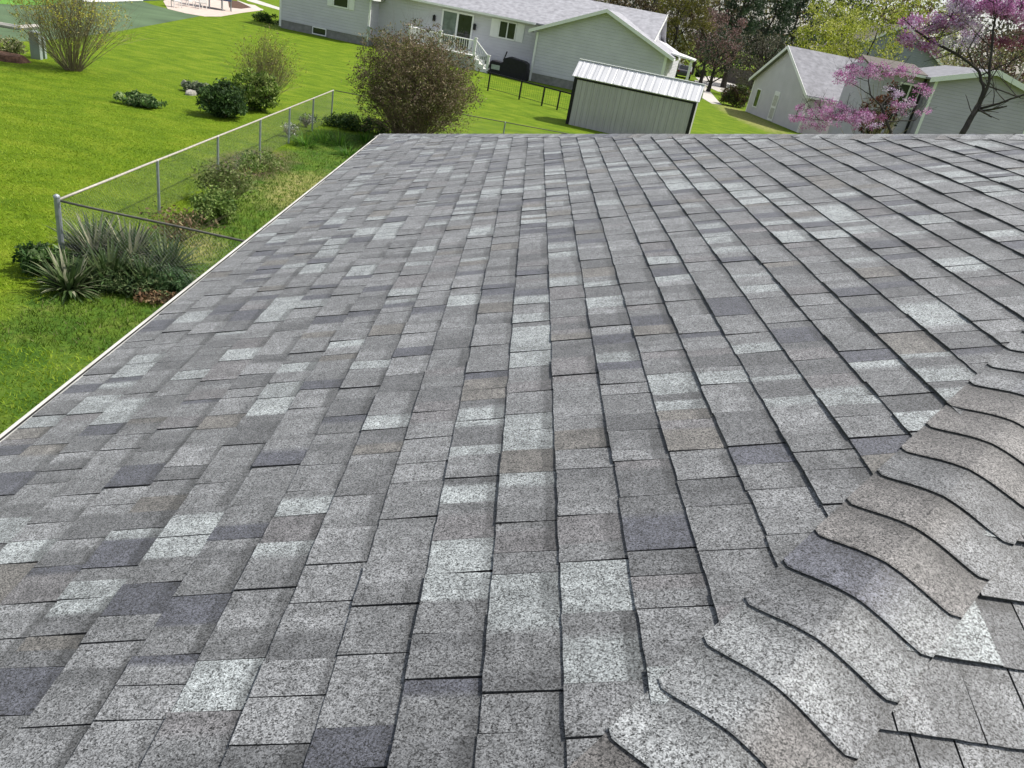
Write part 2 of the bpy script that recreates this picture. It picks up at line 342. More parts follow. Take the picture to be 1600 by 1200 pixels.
def shingle_face(O, U, V, N, usl, vlen, phase, name, parent, seed, vlo, vhi):
    """courses of tabs between two hips; vlo(u), vhi(u) give the clamped ends"""
    r = random.Random(seed); P = wld(O, U, V, N); mb = MB()
    k0 = math.floor((0 - phase) / EXPO); u = phase + k0 * EXPO; ci = 0
    while u < usl:
        ub = max(u, -0.012); ue = u + EXPO + 0.03; ci += 1
        v = vlo(ub) - 0.3 - r.uniform(0, 0.3); vend = vhi(ub) + 0.05
        lastcol = pick(r)
        wav = [r.uniform(-0.0012, 0.0012) for _ in range(400)]
        while v < vend:
            ln = r.choice([0.08, 0.10, 0.12, 0.14, 0.15, 0.18]) * r.uniform(0.85, 1.15)
            gap = 0.0028 if r.random() < 0.75 else 0.0012
            v0, v1 = v, v + ln - gap; v += ln
            if v1 < vlo(ue) - 0.1 or v0 > vhi(ub) + 0.05: continue
            T = r.choice([0.0058, 0.0066, 0.0095]) * r.uniform(0.9, 1.1); jit = r.uniform(-0.0014, 0.0014) + (0.003 if r.random() < 0.03 else 0)
            # colour cells along v
            brk = [(v0, None)]; cells = []; vv = v0
            while vv < v1 - 0.01:
                l = r.uniform(0.04, 0.11); ve = min(v1, vv + l)
                if v1 - ve < 0.03: ve = v1
                cells.append((vv, ve, pick(r) if r.random() < 0.8 else lastcol)); vv = ve
                if cells[-1][2][0] > 0.13: lastcol = cells[-1][2]
            rows = []
            for i, (a, b_, c) in enumerate(cells):
                soft = r.choice([0.002, 0.01, 0.025, 0.04]) if i else 0.0
                soft = min(soft, (b_ - a) * 0.45); vj = lambda: r.uniform(0.88, 1.12)
                for t_ in (0.0, 0.33, 0.66):
                    kk_ = vj(); rows.append((a + soft + (b_ - a - soft) * t_, tuple(x * kk_ for x in c)))
                kk_ = vj(); rows.append((b_ - 0.0005, tuple(x * kk_ for x in c)))
            rows[0] = (v0, rows[0][1]); rows[-1] = (v1, rows[-1][1])
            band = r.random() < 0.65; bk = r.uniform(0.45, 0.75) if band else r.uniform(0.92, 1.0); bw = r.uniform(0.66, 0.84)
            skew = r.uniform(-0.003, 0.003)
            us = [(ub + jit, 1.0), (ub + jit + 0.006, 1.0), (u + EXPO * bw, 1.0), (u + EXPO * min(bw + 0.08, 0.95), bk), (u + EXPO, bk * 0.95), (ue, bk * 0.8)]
            nv = len(rows); vs = []; cs = []
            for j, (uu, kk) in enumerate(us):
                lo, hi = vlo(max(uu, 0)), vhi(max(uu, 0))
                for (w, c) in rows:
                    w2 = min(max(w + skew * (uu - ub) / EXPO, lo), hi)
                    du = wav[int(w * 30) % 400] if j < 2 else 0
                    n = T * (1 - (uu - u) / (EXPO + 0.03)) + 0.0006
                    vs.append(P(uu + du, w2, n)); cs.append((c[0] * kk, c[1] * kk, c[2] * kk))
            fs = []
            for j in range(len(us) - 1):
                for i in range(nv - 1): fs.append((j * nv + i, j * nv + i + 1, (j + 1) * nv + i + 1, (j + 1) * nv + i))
            # butt edge (dark asphalt core) and side edges
            b0 = len(vs); dk = (0.035, 0.035, 0.037)
            lo, hi = vlo(ub), vhi(ub)
            for i, (w, c) in enumerate(rows):
                w2 = min(max(w, lo), hi); p = P(ub + jit + wav[int(w * 30) % 400] , w2, T + 0.0006); q = P(ub + jit + 0.001, w2, 0.0); vs += [p, q]; cs += [dk, dk]
            for i in range(nv - 1): fs.append((b0 + 2 * i, b0 + 2 * i + 1, b0 + 2 * i + 3, b0 + 2 * i + 2))
            for side in (0, nv - 1):
                b1 = len(vs)
                for j in (0, len(us) - 1):
                    uu = us[j][0]; w2 = min(max(rows[side][0] + skew * (uu - ub) / EXPO, vlo(max(uu, 0))), vhi(max(uu, 0)))
                    n = T * (1 - (uu - u) / (EXPO + 0.03)) + 0.0006
                    vs += [P(uu, w2, n), P(uu, w2, -0.0005)]; cs += [dk, dk]
                fs.append((b1, b1 + 1, b1 + 3, b1 + 2))
            base = len(mb.v); mb.v += [tuple(p) for p in vs]; mb.f += [tuple(i + base for i in f) for f in fs]; mb.c += cs
        u += EXPO
    return mb.build(name, M_SH, parent)
# face 1 : eave at left (x = XE), v = world y
O1 = Vector((XE, 0, ZE))
ph1 = (PHASE - UE) % EXPO
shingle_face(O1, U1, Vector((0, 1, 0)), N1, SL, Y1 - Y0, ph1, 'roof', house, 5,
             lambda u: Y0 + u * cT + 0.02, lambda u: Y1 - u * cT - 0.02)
roof = [o for o in C.objects if o.name == 'roof'][0]
# face 2 : near end, rises towards +y, v = world x
U2 = Vector((0, cT, sT)); N2 = Vector((0, -sT, cT)); O2 = Vector((0, Y0, ZE))
r_ = ray(1365, 1140); P_ = EYE + r_ * ((O2 - EYE).dot(N2) / r_.dot(N2)); ph2 = ((P_ - O2).dot(U2)) % EXPO
print('phase2', ph2, 'phase1', ph1)
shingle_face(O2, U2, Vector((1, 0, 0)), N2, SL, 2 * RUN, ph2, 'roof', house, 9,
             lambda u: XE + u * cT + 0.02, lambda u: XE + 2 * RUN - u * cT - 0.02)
# faces 3, 4 : the far and right slopes
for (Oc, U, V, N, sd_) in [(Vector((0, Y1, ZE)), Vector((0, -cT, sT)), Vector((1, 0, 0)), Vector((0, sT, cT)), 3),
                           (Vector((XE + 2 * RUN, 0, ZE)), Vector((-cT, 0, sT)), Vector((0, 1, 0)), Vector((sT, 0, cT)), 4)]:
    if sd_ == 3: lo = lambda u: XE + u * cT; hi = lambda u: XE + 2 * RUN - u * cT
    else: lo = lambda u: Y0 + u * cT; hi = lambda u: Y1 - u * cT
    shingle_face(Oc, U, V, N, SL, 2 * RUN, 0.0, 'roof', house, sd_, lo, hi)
# roof deck under the shingles
d = MB(); cr = [Vector((XE, Y0, ZE)), Vector((XE + 2 * RUN, Y0, ZE)), Vector((XE + 2 * RUN, Y1, ZE)), Vector((XE, Y1, ZE))]
dz = Vector((0, 0, -0.0012)); up = [p + dz for p in cr]; lw = [p - Vector((0, 0, 0.02)) for p in cr]
d.add(up + [APEX + dz] + lw, [(0, 1, 4), (1, 2, 4), (2, 3, 4), (3, 0, 4), (5, 8, 7, 6), (0, 5, 6, 1), (1, 6, 7, 2), (2, 7, 8, 3), (3, 8, 5, 0)])
d.build('roof_deck', M_DARK, house)
# hip caps : individually bent pieces, lapped up the hip
def cap_mesh(seed):
    """local frame: x across the hip (left = main face), y up the hip, z out"""
    return seed
def hip_caps(start, Hd, Na, Nb, s_list, whalf, limit, seed, thick=1.0):
    """Na, Nb: normals of the two faces; Ta, Tb down each face square to the hip"""
    r = random.Random(seed)
    Ta = Na.cross(Hd); Tb = Nb.cross(Hd)
    if Ta.z > 0: Ta = -Ta
    if Tb.z > 0: Tb = -Tb
    Nm = (Na + Nb).normalized()
    made = 0; rest = MB()
    for s in s_list:
        mb = MB(); c1 = r.choice(CAPP); c2 = r.choice(CAPP) if r.random() < 0.7 else c1; kx = r.uniform(0.2, 0.8); c1, c2 = [tuple(x * 1.12 for x in q) for q in (c1, c2)]
        wl = whalf * r.uniform(0.99, 1.01); ln = 0.178; js = r.uniform(-0.005, 0.005); rr = 0.062; sk = r.uniform(-0.004, 0.004)
        nx = 18; rowsy = [0.0, 0.004, 0.05, 0.088, 0.112, 0.13, ln]
        def prof(w, n):
            if abs(w) < rr:
                t = (w / rr + 1) / 2
                p = Tb * rr * (1 - t) ** 2 + Ta * rr * t ** 2          # quadratic through the apex = 0
                nn = (Nb * (1 - t) + Na * t).normalized()
            elif w > 0: p = Ta * w; nn = Na
            else: p = Tb * (-w); nn = Nb
            return p + nn * n + Nm * (0.003 + 0.008 * max(0, 1 - abs(w) / (wl * .8)))
        vs = []; cs = []
        for j, yy in enumerate(rowsy):
            tz = (0.0105 - 0.007 * yy / ln + (-0.001 if j == 0 else 0)) * thick
            for i in range(nx + 1):
                w = -wl + 2 * wl * i / nx
                edge = max(0.0, abs(w) / wl - 0.86) / 0.14
                ya = yy + (0.012 * edge ** 2 if j < 2 else 0) + sk * (w / wl)
                base_ = start + Hd * (s + js + ya)
                k = 1.0 if yy < 0.08 else (0.80 if yy < 0.10 else 0.58)  # uphill rows darkened in the colour, as shade below the next cap
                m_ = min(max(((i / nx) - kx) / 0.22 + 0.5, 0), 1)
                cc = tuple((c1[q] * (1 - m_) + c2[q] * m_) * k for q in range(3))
                vs.append(base_ + prof(w, tz)); cs.append(cc)
        fs = []; n1 = nx + 1
        for j in range(len(rowsy) - 1):
            for i in range(nx): fs.append((j * n1 + i, j * n1 + i + 1, (j + 1) * n1 + i + 1, (j + 1) * n1 + i))
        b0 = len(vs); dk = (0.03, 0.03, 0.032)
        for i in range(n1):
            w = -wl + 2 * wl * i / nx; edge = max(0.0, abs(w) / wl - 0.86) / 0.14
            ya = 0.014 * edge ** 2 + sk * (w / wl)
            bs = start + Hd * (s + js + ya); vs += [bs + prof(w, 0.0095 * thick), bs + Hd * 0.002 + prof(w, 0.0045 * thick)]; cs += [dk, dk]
        for i in range(nx): fs.append((b0 + 2 * i, b0 + 2 * i + 1, b0 + 2 * i + 3, b0 + 2 * i + 2))
        for side in (0, nx):
            b1 = len(vs)
            for j in range(len(rowsy)):
                p = vs[j * n1 + side]; vs += [p, p - Nm * 0.011]; cs += [dk, dk]
            for j in range(len(rowsy) - 1): fs.append((b1 + 2 * j, b1 + 2 * j + 1, b1 + 2 * j + 3, b1 + 2 * j + 2))
        tgt = mb if made < limit else rest
        bb = len(tgt.v); tgt.v += [tuple(p) for p in vs]; tgt.f += [tuple(q + bb for q in f) for f in fs]; tgt.c += cs
        if made < limit: mb.build('hip_cap', M_SH, roof, smooth=False)
        made += 1
    if rest.v: tag(rest.build('hip_cap', M_SH, roof), kind='stuff')
EXC = 0.1285
tip = on_roof(1210, 885); Pt = FOOT + U1 * tip[0] + Vector((0, tip[1], 0)); s_tip = (Pt - L0).dot(HIP)
sA = (Vector((XE, Y0, ZE)) - L0).dot(HIP); sB = (APEX - L0).dot(HIP)
sl = []; s = s_tip - EXC * math.floor((s_tip - sA) / EXC)
while s < sB - 0.1: sl.append(s); s += EXC
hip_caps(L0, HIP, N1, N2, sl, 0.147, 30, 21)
HF = Vector((1, -1, tT)).normalized(); N3 = Vector((0, sT, cT)); cornerF = Vector((XE, Y1, ZE)); sF = (APEX - cornerF).length
sl2 = []; s = 0.0
while s < sF - 0.1: sl2.append(s); s += EXC
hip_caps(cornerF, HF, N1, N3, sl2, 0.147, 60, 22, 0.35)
# white drip edge along the eave: outer rolled lip, near-flush dark strip standing in for the groove's shade, flange under the first course
de = MB()
lip = [(-0.056, -0.070), (-0.056, -0.014), (-0.052, -0.008), (-0.046, -0.008), (-0.042, -0.011), (-0.042, -0.070)]
flange = [(-0.027, -0.030), (-0.027, -0.006), (-0.012, -0.0005), (0.03, 0.0006), (0.03, -0.001), (-0.014, -0.030)]
groove_shade = [(-0.0415, -0.070), (-0.0415, -0.0125), (-0.0275, -0.0085), (-0.0275, -0.070)]
yy = Y0 - 0.05
while yy < Y1 + 0.05:
    ye = min(yy + 3.05, Y1 + 0.05)
    for nm_, pr_, m_ in (('gutter_lip', lip, M_LIP), ('drip_edge', flange, M_DRIP), ('groove_shade_strip', groove_shade, M_DARK)):
        gmb = MB(); gmb.prism([Vector((XE + x, yy, ZE + z)) for x, z in pr_], (0, ye - yy - (0.008 if nm_ != 'groove_shade_strip' else 0), 0)); gmb.build(nm_, m_, roof)
    yy = ye
fb = MB()
for (o, ex, ey) in [((XE - 0.02, Y0, ZE - 0.2), (0.025, 0, 0), (0, 2 * RUN, 0)), ((XE + 2 * RUN, Y0, ZE - 0.2), (0.025, 0, 0), (0, 2 * RUN, 0)),
                    ((XE, Y0 - 0.02, ZE - 0.2), (2 * RUN, 0, 0), (0, 0.02, 0)), ((XE, Y1, ZE - 0.2), (2 * RUN, 0, 0), (0, 0.02, 0))]:
    fb.box(o, ex, ey, (0, 0, 0.175))
fb.build('fascia', M_WHITE, house)
wb = MB(); wb.box((XE + 0.45, Y0 + 0.45, 0), (2 * RUN - 0.9, 0, 0), (0, 2 * RUN - 0.9, 0), (0, 0, ZE - 0.10)); wb.build('wall', M_SIDN, house)
sf = MB(); sf.box((XE + 0.005, Y0 + 0.003, ZE - 0.098), (2 * RUN - 0.008, 0, 0), (0, 2 * RUN - 0.006, 0), (0, 0, 0.02)); sf.build('soffit', M_WHITE, house)

# ------------------------------------------------------------------ chain link fence
HF_ = 0.98
def chain_fence(A, B, posts, label, near_post=True, end_r=0.036, rail_m=M_RAIL, group='chain link fence runs', hh=HF_, wr=0.0016, rr_=0.021):
    A = Vector(A); B = Vector(B); d_ = (B - A); Ln = d_.length; d_ = d_ / Ln
    root = empty('chain_link_fence', A, label, 'fence', group)
    for i, q in enumerate(posts):
        p = A + d_ * q; big = (i == 0 and near_post)
        m = MB(); r0 = 0.042 if big else 0.026
        m.tube([p, p + Vector((0, 0, hh + (0.05 if big else -0.02)))], r0, 10)
        po = m.build('post', M_GALV, root)
        c = MB(); z0 = hh + (0.05 if big else -0.02)
        c.tube([p + Vector((0, 0, z0)), p + Vector((0, 0, z0 + 0.02)), p + Vector((0, 0, z0 + 0.04))], [r0 * 1.15, r0 * 1.0, r0 * 0.35], 10)
        c.build('post_cap', M_GALV, po)
    m = MB(); n = 12
    m.tube([A + d_ * (Ln * i / n) + Vector((0, 0, hh + random.uniform(-0.004, 0.004))) for i in range(n + 1)], rr_, 8); m.build('top_rail', rail_m, root, smooth=True)
    # woven wire: zigzag strands crossing in diamonds
    V = []; F = []; ds = 0.065; side = d_.cross(Vector((0, 0, 1)))
    top = hh - 0.03; bot = 0.03; nz = int((top - bot) / ds); r = wr
    cnt = int(Ln / ds)
    mb = MB()
    for i in range(cnt):
        for k in range(nz):
            for sg in (0, 1):
                a = A + d_ * ((i + sg) * ds) + Vector((0, 0, bot + k * ds)); b = A + d_ * ((i + 1 - sg) * ds) + Vector((0, 0, bot + (k + 1) * ds))
                off = side * (0.002 if sg else -0.002)
                ax = Vector((0, 0, r)) ; ay = side * r
                q = [a + ax, a + ay, a - ax - ay * 0.3, b + ax, b + ay, b - ax - ay * 0.3]
                base = len(V); V += [tuple(x + off) for x in q]; F += [(base, base + 1, base + 4, base + 3), (base + 1, base + 2, base + 5, base + 4), (base + 2, base, base + 3, base + 5)]
    np_mesh('wire_mesh', np.array(V), np.array(F), M_CHAIN, root)
    return root
FA = at(89, 313, HF_); FB = at(521, 141, HF_); FXm = (FA.x + FB.x) / 2
A_ = Vector((FA.x, FA.y, 0)); B_ = Vector((FB.x, FB.y, 0)); LnF = (B_ - A_).length
pq = [0] + [((at(x, y, HF_ - .02) - FA).length) for x, y in [(244, 252), (338, 214), (403, 187)]]
stp = (LnF - pq[-1]) / 3; pq += [pq[-1] + stp, pq[-1] + 2 * stp, LnF - 0.05]
print('fence', A_, B_, pq)
chain_fence(A_, B_, pq, 'long chain link fence along the lawn with pale top rail and big corner post')
FE = at(382, 377, HF_); dirE = Vector((FE.x - FA.x, FE.y - FA.y, 0)).normalized(); E1 = A_ + dirE * (abs(XE + 0.45 - A_.x) / dirE.x)
chain_fence(A_ + dirE * 0.06, E1, [(E1 - A_).length - 0.12], 'short chain link fence return from the corner post to the near roof edge', near_post=False, rail_m=M_DKR, rr_=0.018)
B2 = B_ + Vector((0.06, 0, 0)); 
ff = chain_fence(B2, Vector((26.0, B_.y + 0.4, 0)), [2.9 * i for i in range(1, 10)], 'far chain link fence run passing behind the big shrub and in front of the shed', near_post=False, rail_m=M_DKR, rr_=0.014, wr=0.0012)

# ------------------------------------------------------------------ vegetation builders
def leaves(centers, radii, per, size, cols, seed, flat=0.75, aspect=0.5, down=0.0, jit=0.25, squash=1.0):
    """leaf quads (two-triangle kites) scattered in clumps; returns V,F,Col arrays"""
    r = np.random.default_rng(seed); cen = np.asarray(centers, dtype=float); n = len(cen); rad = np.broadcast_to(np.asarray(radii, dtype=float), (n,))
    P = np.repeat(cen, per, 0); R = np.repeat(rad, per)
    dv = r.normal(size=(n * per, 3)); dv /= np.linalg.norm(dv, axis=1)[:, None]
    q = dv * (R * r.uniform(0, 1, n * per) ** 0.5)[:, None]; q[:, 2] *= flat * squash; P = P + q
    S = size * r.uniform(0.6, 1.4, n * per)
    a = r.normal(size=(n * per, 3)); a[:, 2] -= down; a /= np.linalg.norm(a, axis=1)[:, None]
    b = r.normal(size=(n * per, 3)); b -= (b * a).sum(1)[:, None] * a; b /= np.linalg.norm(b, axis=1)[:, None]
    A = a * S[:, None]; B = b * (S * aspect)[:, None]
    V = np.stack([P - A, P + B * 0.9, P + A, P - B * 0.9], 1).reshape(-1, 3)
    F = np.arange(n * per * 4).reshape(-1, 4)
    cols = np.asarray(cols, dtype=float); ci = r.integers(0, len(cols), n)          # each clump leans to one colour
    cc = np.repeat(cols[ci], per, 0); m2 = r.random(n * per) < 0.35; cc[m2] = cols[r.integers(0, len(cols), m2.sum())]
    cc = cc * (1 + jit * r.uniform(-1, 1, (n * per, 1)))
    return V, F, np.repeat(cc, 4, 0)
def blob_centers(c, rx, ry, rz, n, seed, inner=0.25):
    r = np.random.default_rng(seed); d_ = r.normal(size=(n, 3)); d_ /= np.linalg.norm(d_, axis=1)[:, None]
    k = r.uniform(inner, 1, n) ** 0.5
    lump = 1 + 0.16 * np.sin(d_[:, 0] * 5 + seed) * np.cos(d_[:, 1] * 4 + seed * 2) + 0.10 * np.sin(d_[:, 2] * 9 + seed)
    return np.asarray(c)[None] + d_ * (k * lump)[:, None] * np.array([rx, ry, rz])
def branch(mb, p, dvec, ln, r0, depth, rnd, n=5, up=0.15, spread=0.6, ends=None, segs=4, col=None):
    pts = [Vector(p)]; d_ = Vector(dvec).normalized(); rr = [r0]
    for i in range(segs):
        d_ = (d_ + Vector((rnd.uniform(-1, 1), rnd.uniform(-1, 1), rnd.uniform(-1, 1))) * 0.16 + Vector((0, 0, up * 0.3))).normalized()
        pts.append(pts[-1] + d_ * ln / segs); rr.append(r0 * (1 - 0.55 * (i + 1) / segs))
    mb.tube(pts, rr, n, cap=False)
    if ends is not None: ends.append(tuple(pts[-1])); 
    if depth > 0:
        k = rnd.randint(2, 4)
        for j in range(k):
            t = rnd.uniform(0.35, 1.0); idx = min(int(t * segs), segs); q = pts[idx]
            sd_ = Vector((rnd.uniform(-1, 1), rnd.uniform(-1, 1), rnd.uniform(-0.4, 0.8))).normalized()
            branch(mb, q, (d_ + sd_ * spread * 1.4).normalized(), ln * rnd.uniform(0.5, 0.75), rr[idx] * 0.62, depth - 1, rnd, max(3, n - 1), up, spread, ends, max(2, segs - 1))
def tree(name, label, base, h, rx, ry, cols, seed, trunk_r=0.2, crown_lo=0.3, nclump=90, per=60, size=0.16, clump_r=0.9, bark=None, group=None, cat='tree', limbs=9, cone=0.0, up=0.2, leafm=None, aspect=0.5):
    rnd = random.Random(seed); base = Vector(base); root = empty(name, base, label, cat, group)
    mb = MB(); tp = [base + Vector((rnd.uniform(-.04, .04) * h * i / 6, rnd.uniform(-.04, .04) * h * i / 6, h * 0.8 * i / 6)) for i in range(7)]
    mb.tube(tp, [trunk_r * (1.25 if i == 0 else 1) * (1 - i / 8) for i in range(7)], 8)
    cz = h * (1 + crown_lo) / 2; rz = h * (1 - crown_lo) / 2
    for i in range(limbs):
        t = rnd.uniform(max(crown_lo * 0.7, .15), 0.75); idx = int(t * 6); a = rnd.uniform(0, 6.283)
        branch(mb, tp[idx], (math.cos(a), math.sin(a), 0.7), rx * rnd.uniform(0.7, 1.0), trunk_r * 0.4, 2, rnd, 5, up)
    mb.build('trunk', bark or M_BARK, root)
    if cone:
        r = np.random.default_rng(seed); t = r.uniform(0, 1, nclump) ** 0.8; ang = r.uniform(0, 6.283, nclump); rr = (1 - t * cone) * r.uniform(0.35, 1, nclump)
        cen = np.stack([base.x + np.cos(ang) * rr * rx, base.y + np.sin(ang) * rr * ry, h * crown_lo + t * h * (1 - crown_lo)], 1)
    else: cen = blob_centers((base.x, base.y, base.z + cz), rx, ry, rz, nclump, seed)
    V, F, cc = leaves(cen, rng.uniform(0.6, 1.2, len(cen)) * clump_r, per, size, cols, seed, aspect=aspect)
    np_mesh('crown', V, F, leafm or M_LEAF, root, cc)
    return root
def twiggy(name, label, base, h, rx, ry, seed, nst=90, twig=M_TWIG, tr=0.012, leafcols=None, nleaf=20, lsize=0.05, cat='shrub', depth=2, clumps=None, group=None, lr=0.18, lo=0.0, fan=0.75, leafm=None, spread=0.6, fill=0):
    rnd = random.Random(seed); base = Vector(base); root = empty(name, base, label, cat, group); mb = MB(); ends = []
    for i in range(nst):
        a = rnd.uniform(0, 6.283); e = rnd.uniform(0, 1) ** 0.6
        tgt = Vector((math.cos(a) * e * rx, math.sin(a) * e * ry, h * (1 - 0.55 * e ** 2.2) * rnd.uniform(0.62, 1.0)))
        p = base + Vector((math.cos(a) * rx * 0.12 * e, math.sin(a) * ry * 0.12 * e, 0))
        branch(mb, p, tgt.normalized() * fan + Vector((0, 0, 1 - fan)), tgt.length * 0.8, tr, depth, rnd, 3, 0.12, spread, ends, 4)
    mb.build('stems', twig, root)
    if leafcols is not None:
        E = np.array(ends); E = E[np.random.default_rng(seed).permutation(len(E))][:clumps or len(E)]
        E = E[E[:, 2] > base.z + lo]
        q_ = (E - np.array(base) - np.array([0, 0, h * .5])) / np.array([rx, ry, h * .52]); E = E[(q_ ** 2).sum(1) < 1.15]
        if fill: E = np.concatenate([E, blob_centers((base.x, base.y, base.z + h * .52), rx * .95, ry * .95, h * .46, fill, seed, 0.35)])
        V, F, cc = leaves(E, lr, nleaf, lsize, leafcols, seed); V[:, 2] = np.maximum(V[:, 2], 0.02)
        np_mesh('foliage', V, F, leafm or M_LEAF, root, cc)
    return root
def bushy(name, label, base, h, rx, ry, cols, seed, n=60, per=60, size=0.05, cr=0.2, group=None, cat='shrub', single=True, flat=0.75, aspect=0.5, leafm=None):
    rnd = random.Random(seed); base = Vector(base); root = empty(name, base, label, cat, group)
    mb = MB()
    for i in range(14):
        a = rnd.uniform(0, 6.28); branch(mb, base, (math.cos(a) * rx, math.sin(a) * ry, h * .9), h * 0.7, 0.012 + h * 0.008, 1, rnd, 4)
    mb.build('stems', M_TWIG, root)
    cen = blob_centers((base.x, base.y, base.z + h * 0.5), rx * .85, ry * .85, h * 0.48, n, seed); cen[:, 2] = np.abs(cen[:, 2])
    V, F, cc = leaves(cen, cr, per, size, cols, seed, flat, aspect); V[:, 2] = np.maximum(V[:, 2], 0.01)
    np_mesh('foliage', V, F, leafm or M_LEAF, root, cc)
    return root
def blades(base, n, ln, wd, cols, seed, rad=0.1, droop=0.6, lift=0.9, spread=1.0):
    """sword leaves arching out of a centre; returns V,F,col"""
    r = random.Random(seed); V = []; F = []; CC = []
    for i in range(n):
        a = r.uniform(0, 6.283); el = r.uniform(0.15, 1.35); L_ = ln * r.uniform(0.6, 1.1)
        p = Vector(base) + Vector((math.cos(a), math.sin(a), 0)) * r.uniform(0, rad); d_ = Vector((math.cos(a) * math.cos(el) * spread, math.sin(a) * math.cos(el) * spread, math.sin(el) * lift)).normalized()
        side = Vector((-math.sin(a), math.cos(a), 0)); c = r.choice(cols); k = r.uniform(0.75, 1.25); c = tuple(x * k for x in c)
        ns = 5; b0 = len(V)
        for j in range(ns + 1):
            t = j / ns; w = wd * (1 - t ** 2.2) * (0.7 + 0.6 * t * (1 - t)) + 0.001
            q = Vector(p); q.z = max(q.z, 0.012 + 0.003 * j)
            V += [q - side * w, q + Vector((0, 0, -w * 0.35)), q + side * w]; CC += [c] * 3
            d_ = (d_ + Vector((0, 0, -droop * 0.22 * (t + 0.3)))).normalized(); p = p + d_ * L_ / ns
        for j in range(ns):
            for s_ in (0, 1): F.append((b0 + j * 3 + s_, b0 + j * 3 + s_ + 1, b0 + (j + 1) * 3 + s_ + 1, b0 + (j + 1) * 3 + s_))
    return np.array(V), np.array(F), np.array(CC)
def yucca(label, base, n, ln, seed, cols, wd=0.030, group='yucca clumps by the corner post', name='yucca', cat='plant', droop=0.6, rad=0.14):
    V, F, cc = blades((0, 0, 0.02), n, ln, wd, cols, seed, rad=rad, droop=droop)
    o = np_mesh(name, V, F, M_LEAF, None, cc); o.location = base; return tag(o, label, cat, group)

# ------------------------------------------------------------------ planting bed at the fence corner
YG = [(0.07, 0.12, 0.04), (0.10, 0.15, 0.055), (0.045, 0.08, 0.03), (0.06, 0.10, 0.03), (0.20, 0.23, 0.12), (0.40, 0.40, 0.27)]
YD = [(0.05, 0.09, 0.03), (0.075, 0.125, 0.04), (0.13, 0.17, 0.07)]
yuc = [((150, 405), 250, 0.74, YG, 'largest spiky yucca behind the short fence return'),
       ((108, 452), 170, 0.58, YG, 'spiky yucca in front of the corner post at the bed edge'),
       ((172, 440), 190, 0.62, YD + YG[3:4], 'yucca in the middle of the bed, third from the corner post'),
       ((205, 408), 250, 0.68, YG + [(0.42, 0.41, 0.28)], 'pale leaved yucca right of the largest one near the fence rail'),
       ((228, 448), 170, 0.5, YD, 'low blue green yucca clump at the front right of the bed'),
       ((262, 424), 190, 0.6, YD + YG[3:4], 'yucca clump at the right end of the bed beside the eave')]
for i, ((x, y), n, ln, cols, lab) in enumerate(yuc): yucca(lab, at(x, y), n, ln, 31 + i, cols)
bushy('lily_clump', 'dark leafy clump left of the corner post on the lawn edge', at(68, 425), 0.42, 0.33, 0.33, [(0.03, 0.075, 0.015), (0.07, 0.14, 0.03), (0.20, 0.28, 0.12)], 41, 40, 50, 0.05, 0.12, cat='plant', aspect=0.35)
bushy('ground_ivy', 'tangled low green growth filling the bed under the yuccas', at(190, 445), 0.26, 0.95, 0.5, [(0.04, 0.08, 0.025), (0.09, 0.14, 0.05), (0.17, 0.2, 0.09)], 42, 110, 60, 0.035, 0.13, cat='plant', aspect=0.35)
bushy('ground_ivy', 'tangled growth at the right end of the bed beside the white eave', at(262, 448), 0.25, 0.55, 0.45, [(0.03, 0.08, 0.03), (0.07, 0.14, 0.05), (0.12, 0.17, 0.08)], 43, 60, 60, 0.035, 0.12, cat='plant', aspect=0.3)
bushy('dry_weeds', 'reddish brown dead weeds at the end of the bed against the eave', at(240, 470), 0.12, 0.35, 0.22, [(0.22, 0.13, 0.07), (0.3, 0.22, 0.12), (0.1, 0.07, 0.04)], 44, 20, 40, 0.03, 0.1, cat='plant')
twiggy('dry_weeds', 'dry brown stalks behind the yuccas under the short fence rail', at(275, 375), 0.5, 0.9, 0.5, 45, 70, M_TWIG, 0.004, [(0.28, 0.22, 0.12), (0.2, 0.13, 0.07), (0.1, 0.14, 0.04)], 4, 0.035, 'plant', 1, 150)
bushy('small_shrub', 'rounded mid green shrub inside the fence at the second post', at(335, 345), 0.55, 0.48, 0.48, [(0.07, 0.13, 0.025), (0.13, 0.20, 0.04), (0.22, 0.29, 0.08)], 46, 60, 60, 0.04, 0.16)
twiggy('small_shrub', 'thin yellowish shrub leaning on the fence by the second post', at(352, 318), 0.8, 0.7, 0.6, 47, 45, M_TWIG, 0.006, [(0.12, 0.18, 0.04), (0.22, 0.26, 0.09)], 8, 0.035, 'shrub', 2, 220)
GR = [(0.05, 0.15, 0.012), (0.09, 0.21, 0.02), (0.14, 0.27, 0.03), (0.06, 0.12, 0.02)]
for i, (x, y, s_, lab) in enumerate([(505, 222, 0.55, 'largest bright green daylily clump inside the far fence corner'), (530, 228, 0.5, 'daylily clump right of the largest one, towards the roof corner'),
        (478, 228, 0.42, 'smaller daylily clump left of the largest one by the fence'), (545, 243, 0.35, 'low daylily clump nearest the white eave'), (572, 222, 0.4, 'dark daylily clump in the shade by the roof corner')]):
    yucca(lab, at(x, y), 170, s_, 60 + i, GR, 0.011, 'daylily clumps inside the far fence corner', 'daylily', 'plant', 0.9, 0.35)
for i, (x, y, lab) in enumerate([(452, 208, 'white flowering clump against the fence, left one of two'), (478, 192, 'white flowering clump against the fence, right one of two')]):
    bushy('flower_clump', lab, at(x, y + 6), 0.4, 0.3, 0.2, [(0.75, 0.75, 0.7), (0.1, 0.16, 0.05), (0.08, 0.12, 0.04)], 70 + i, 14, 26, 0.028, 0.12, cat='plant', group='white flowers on the fence')
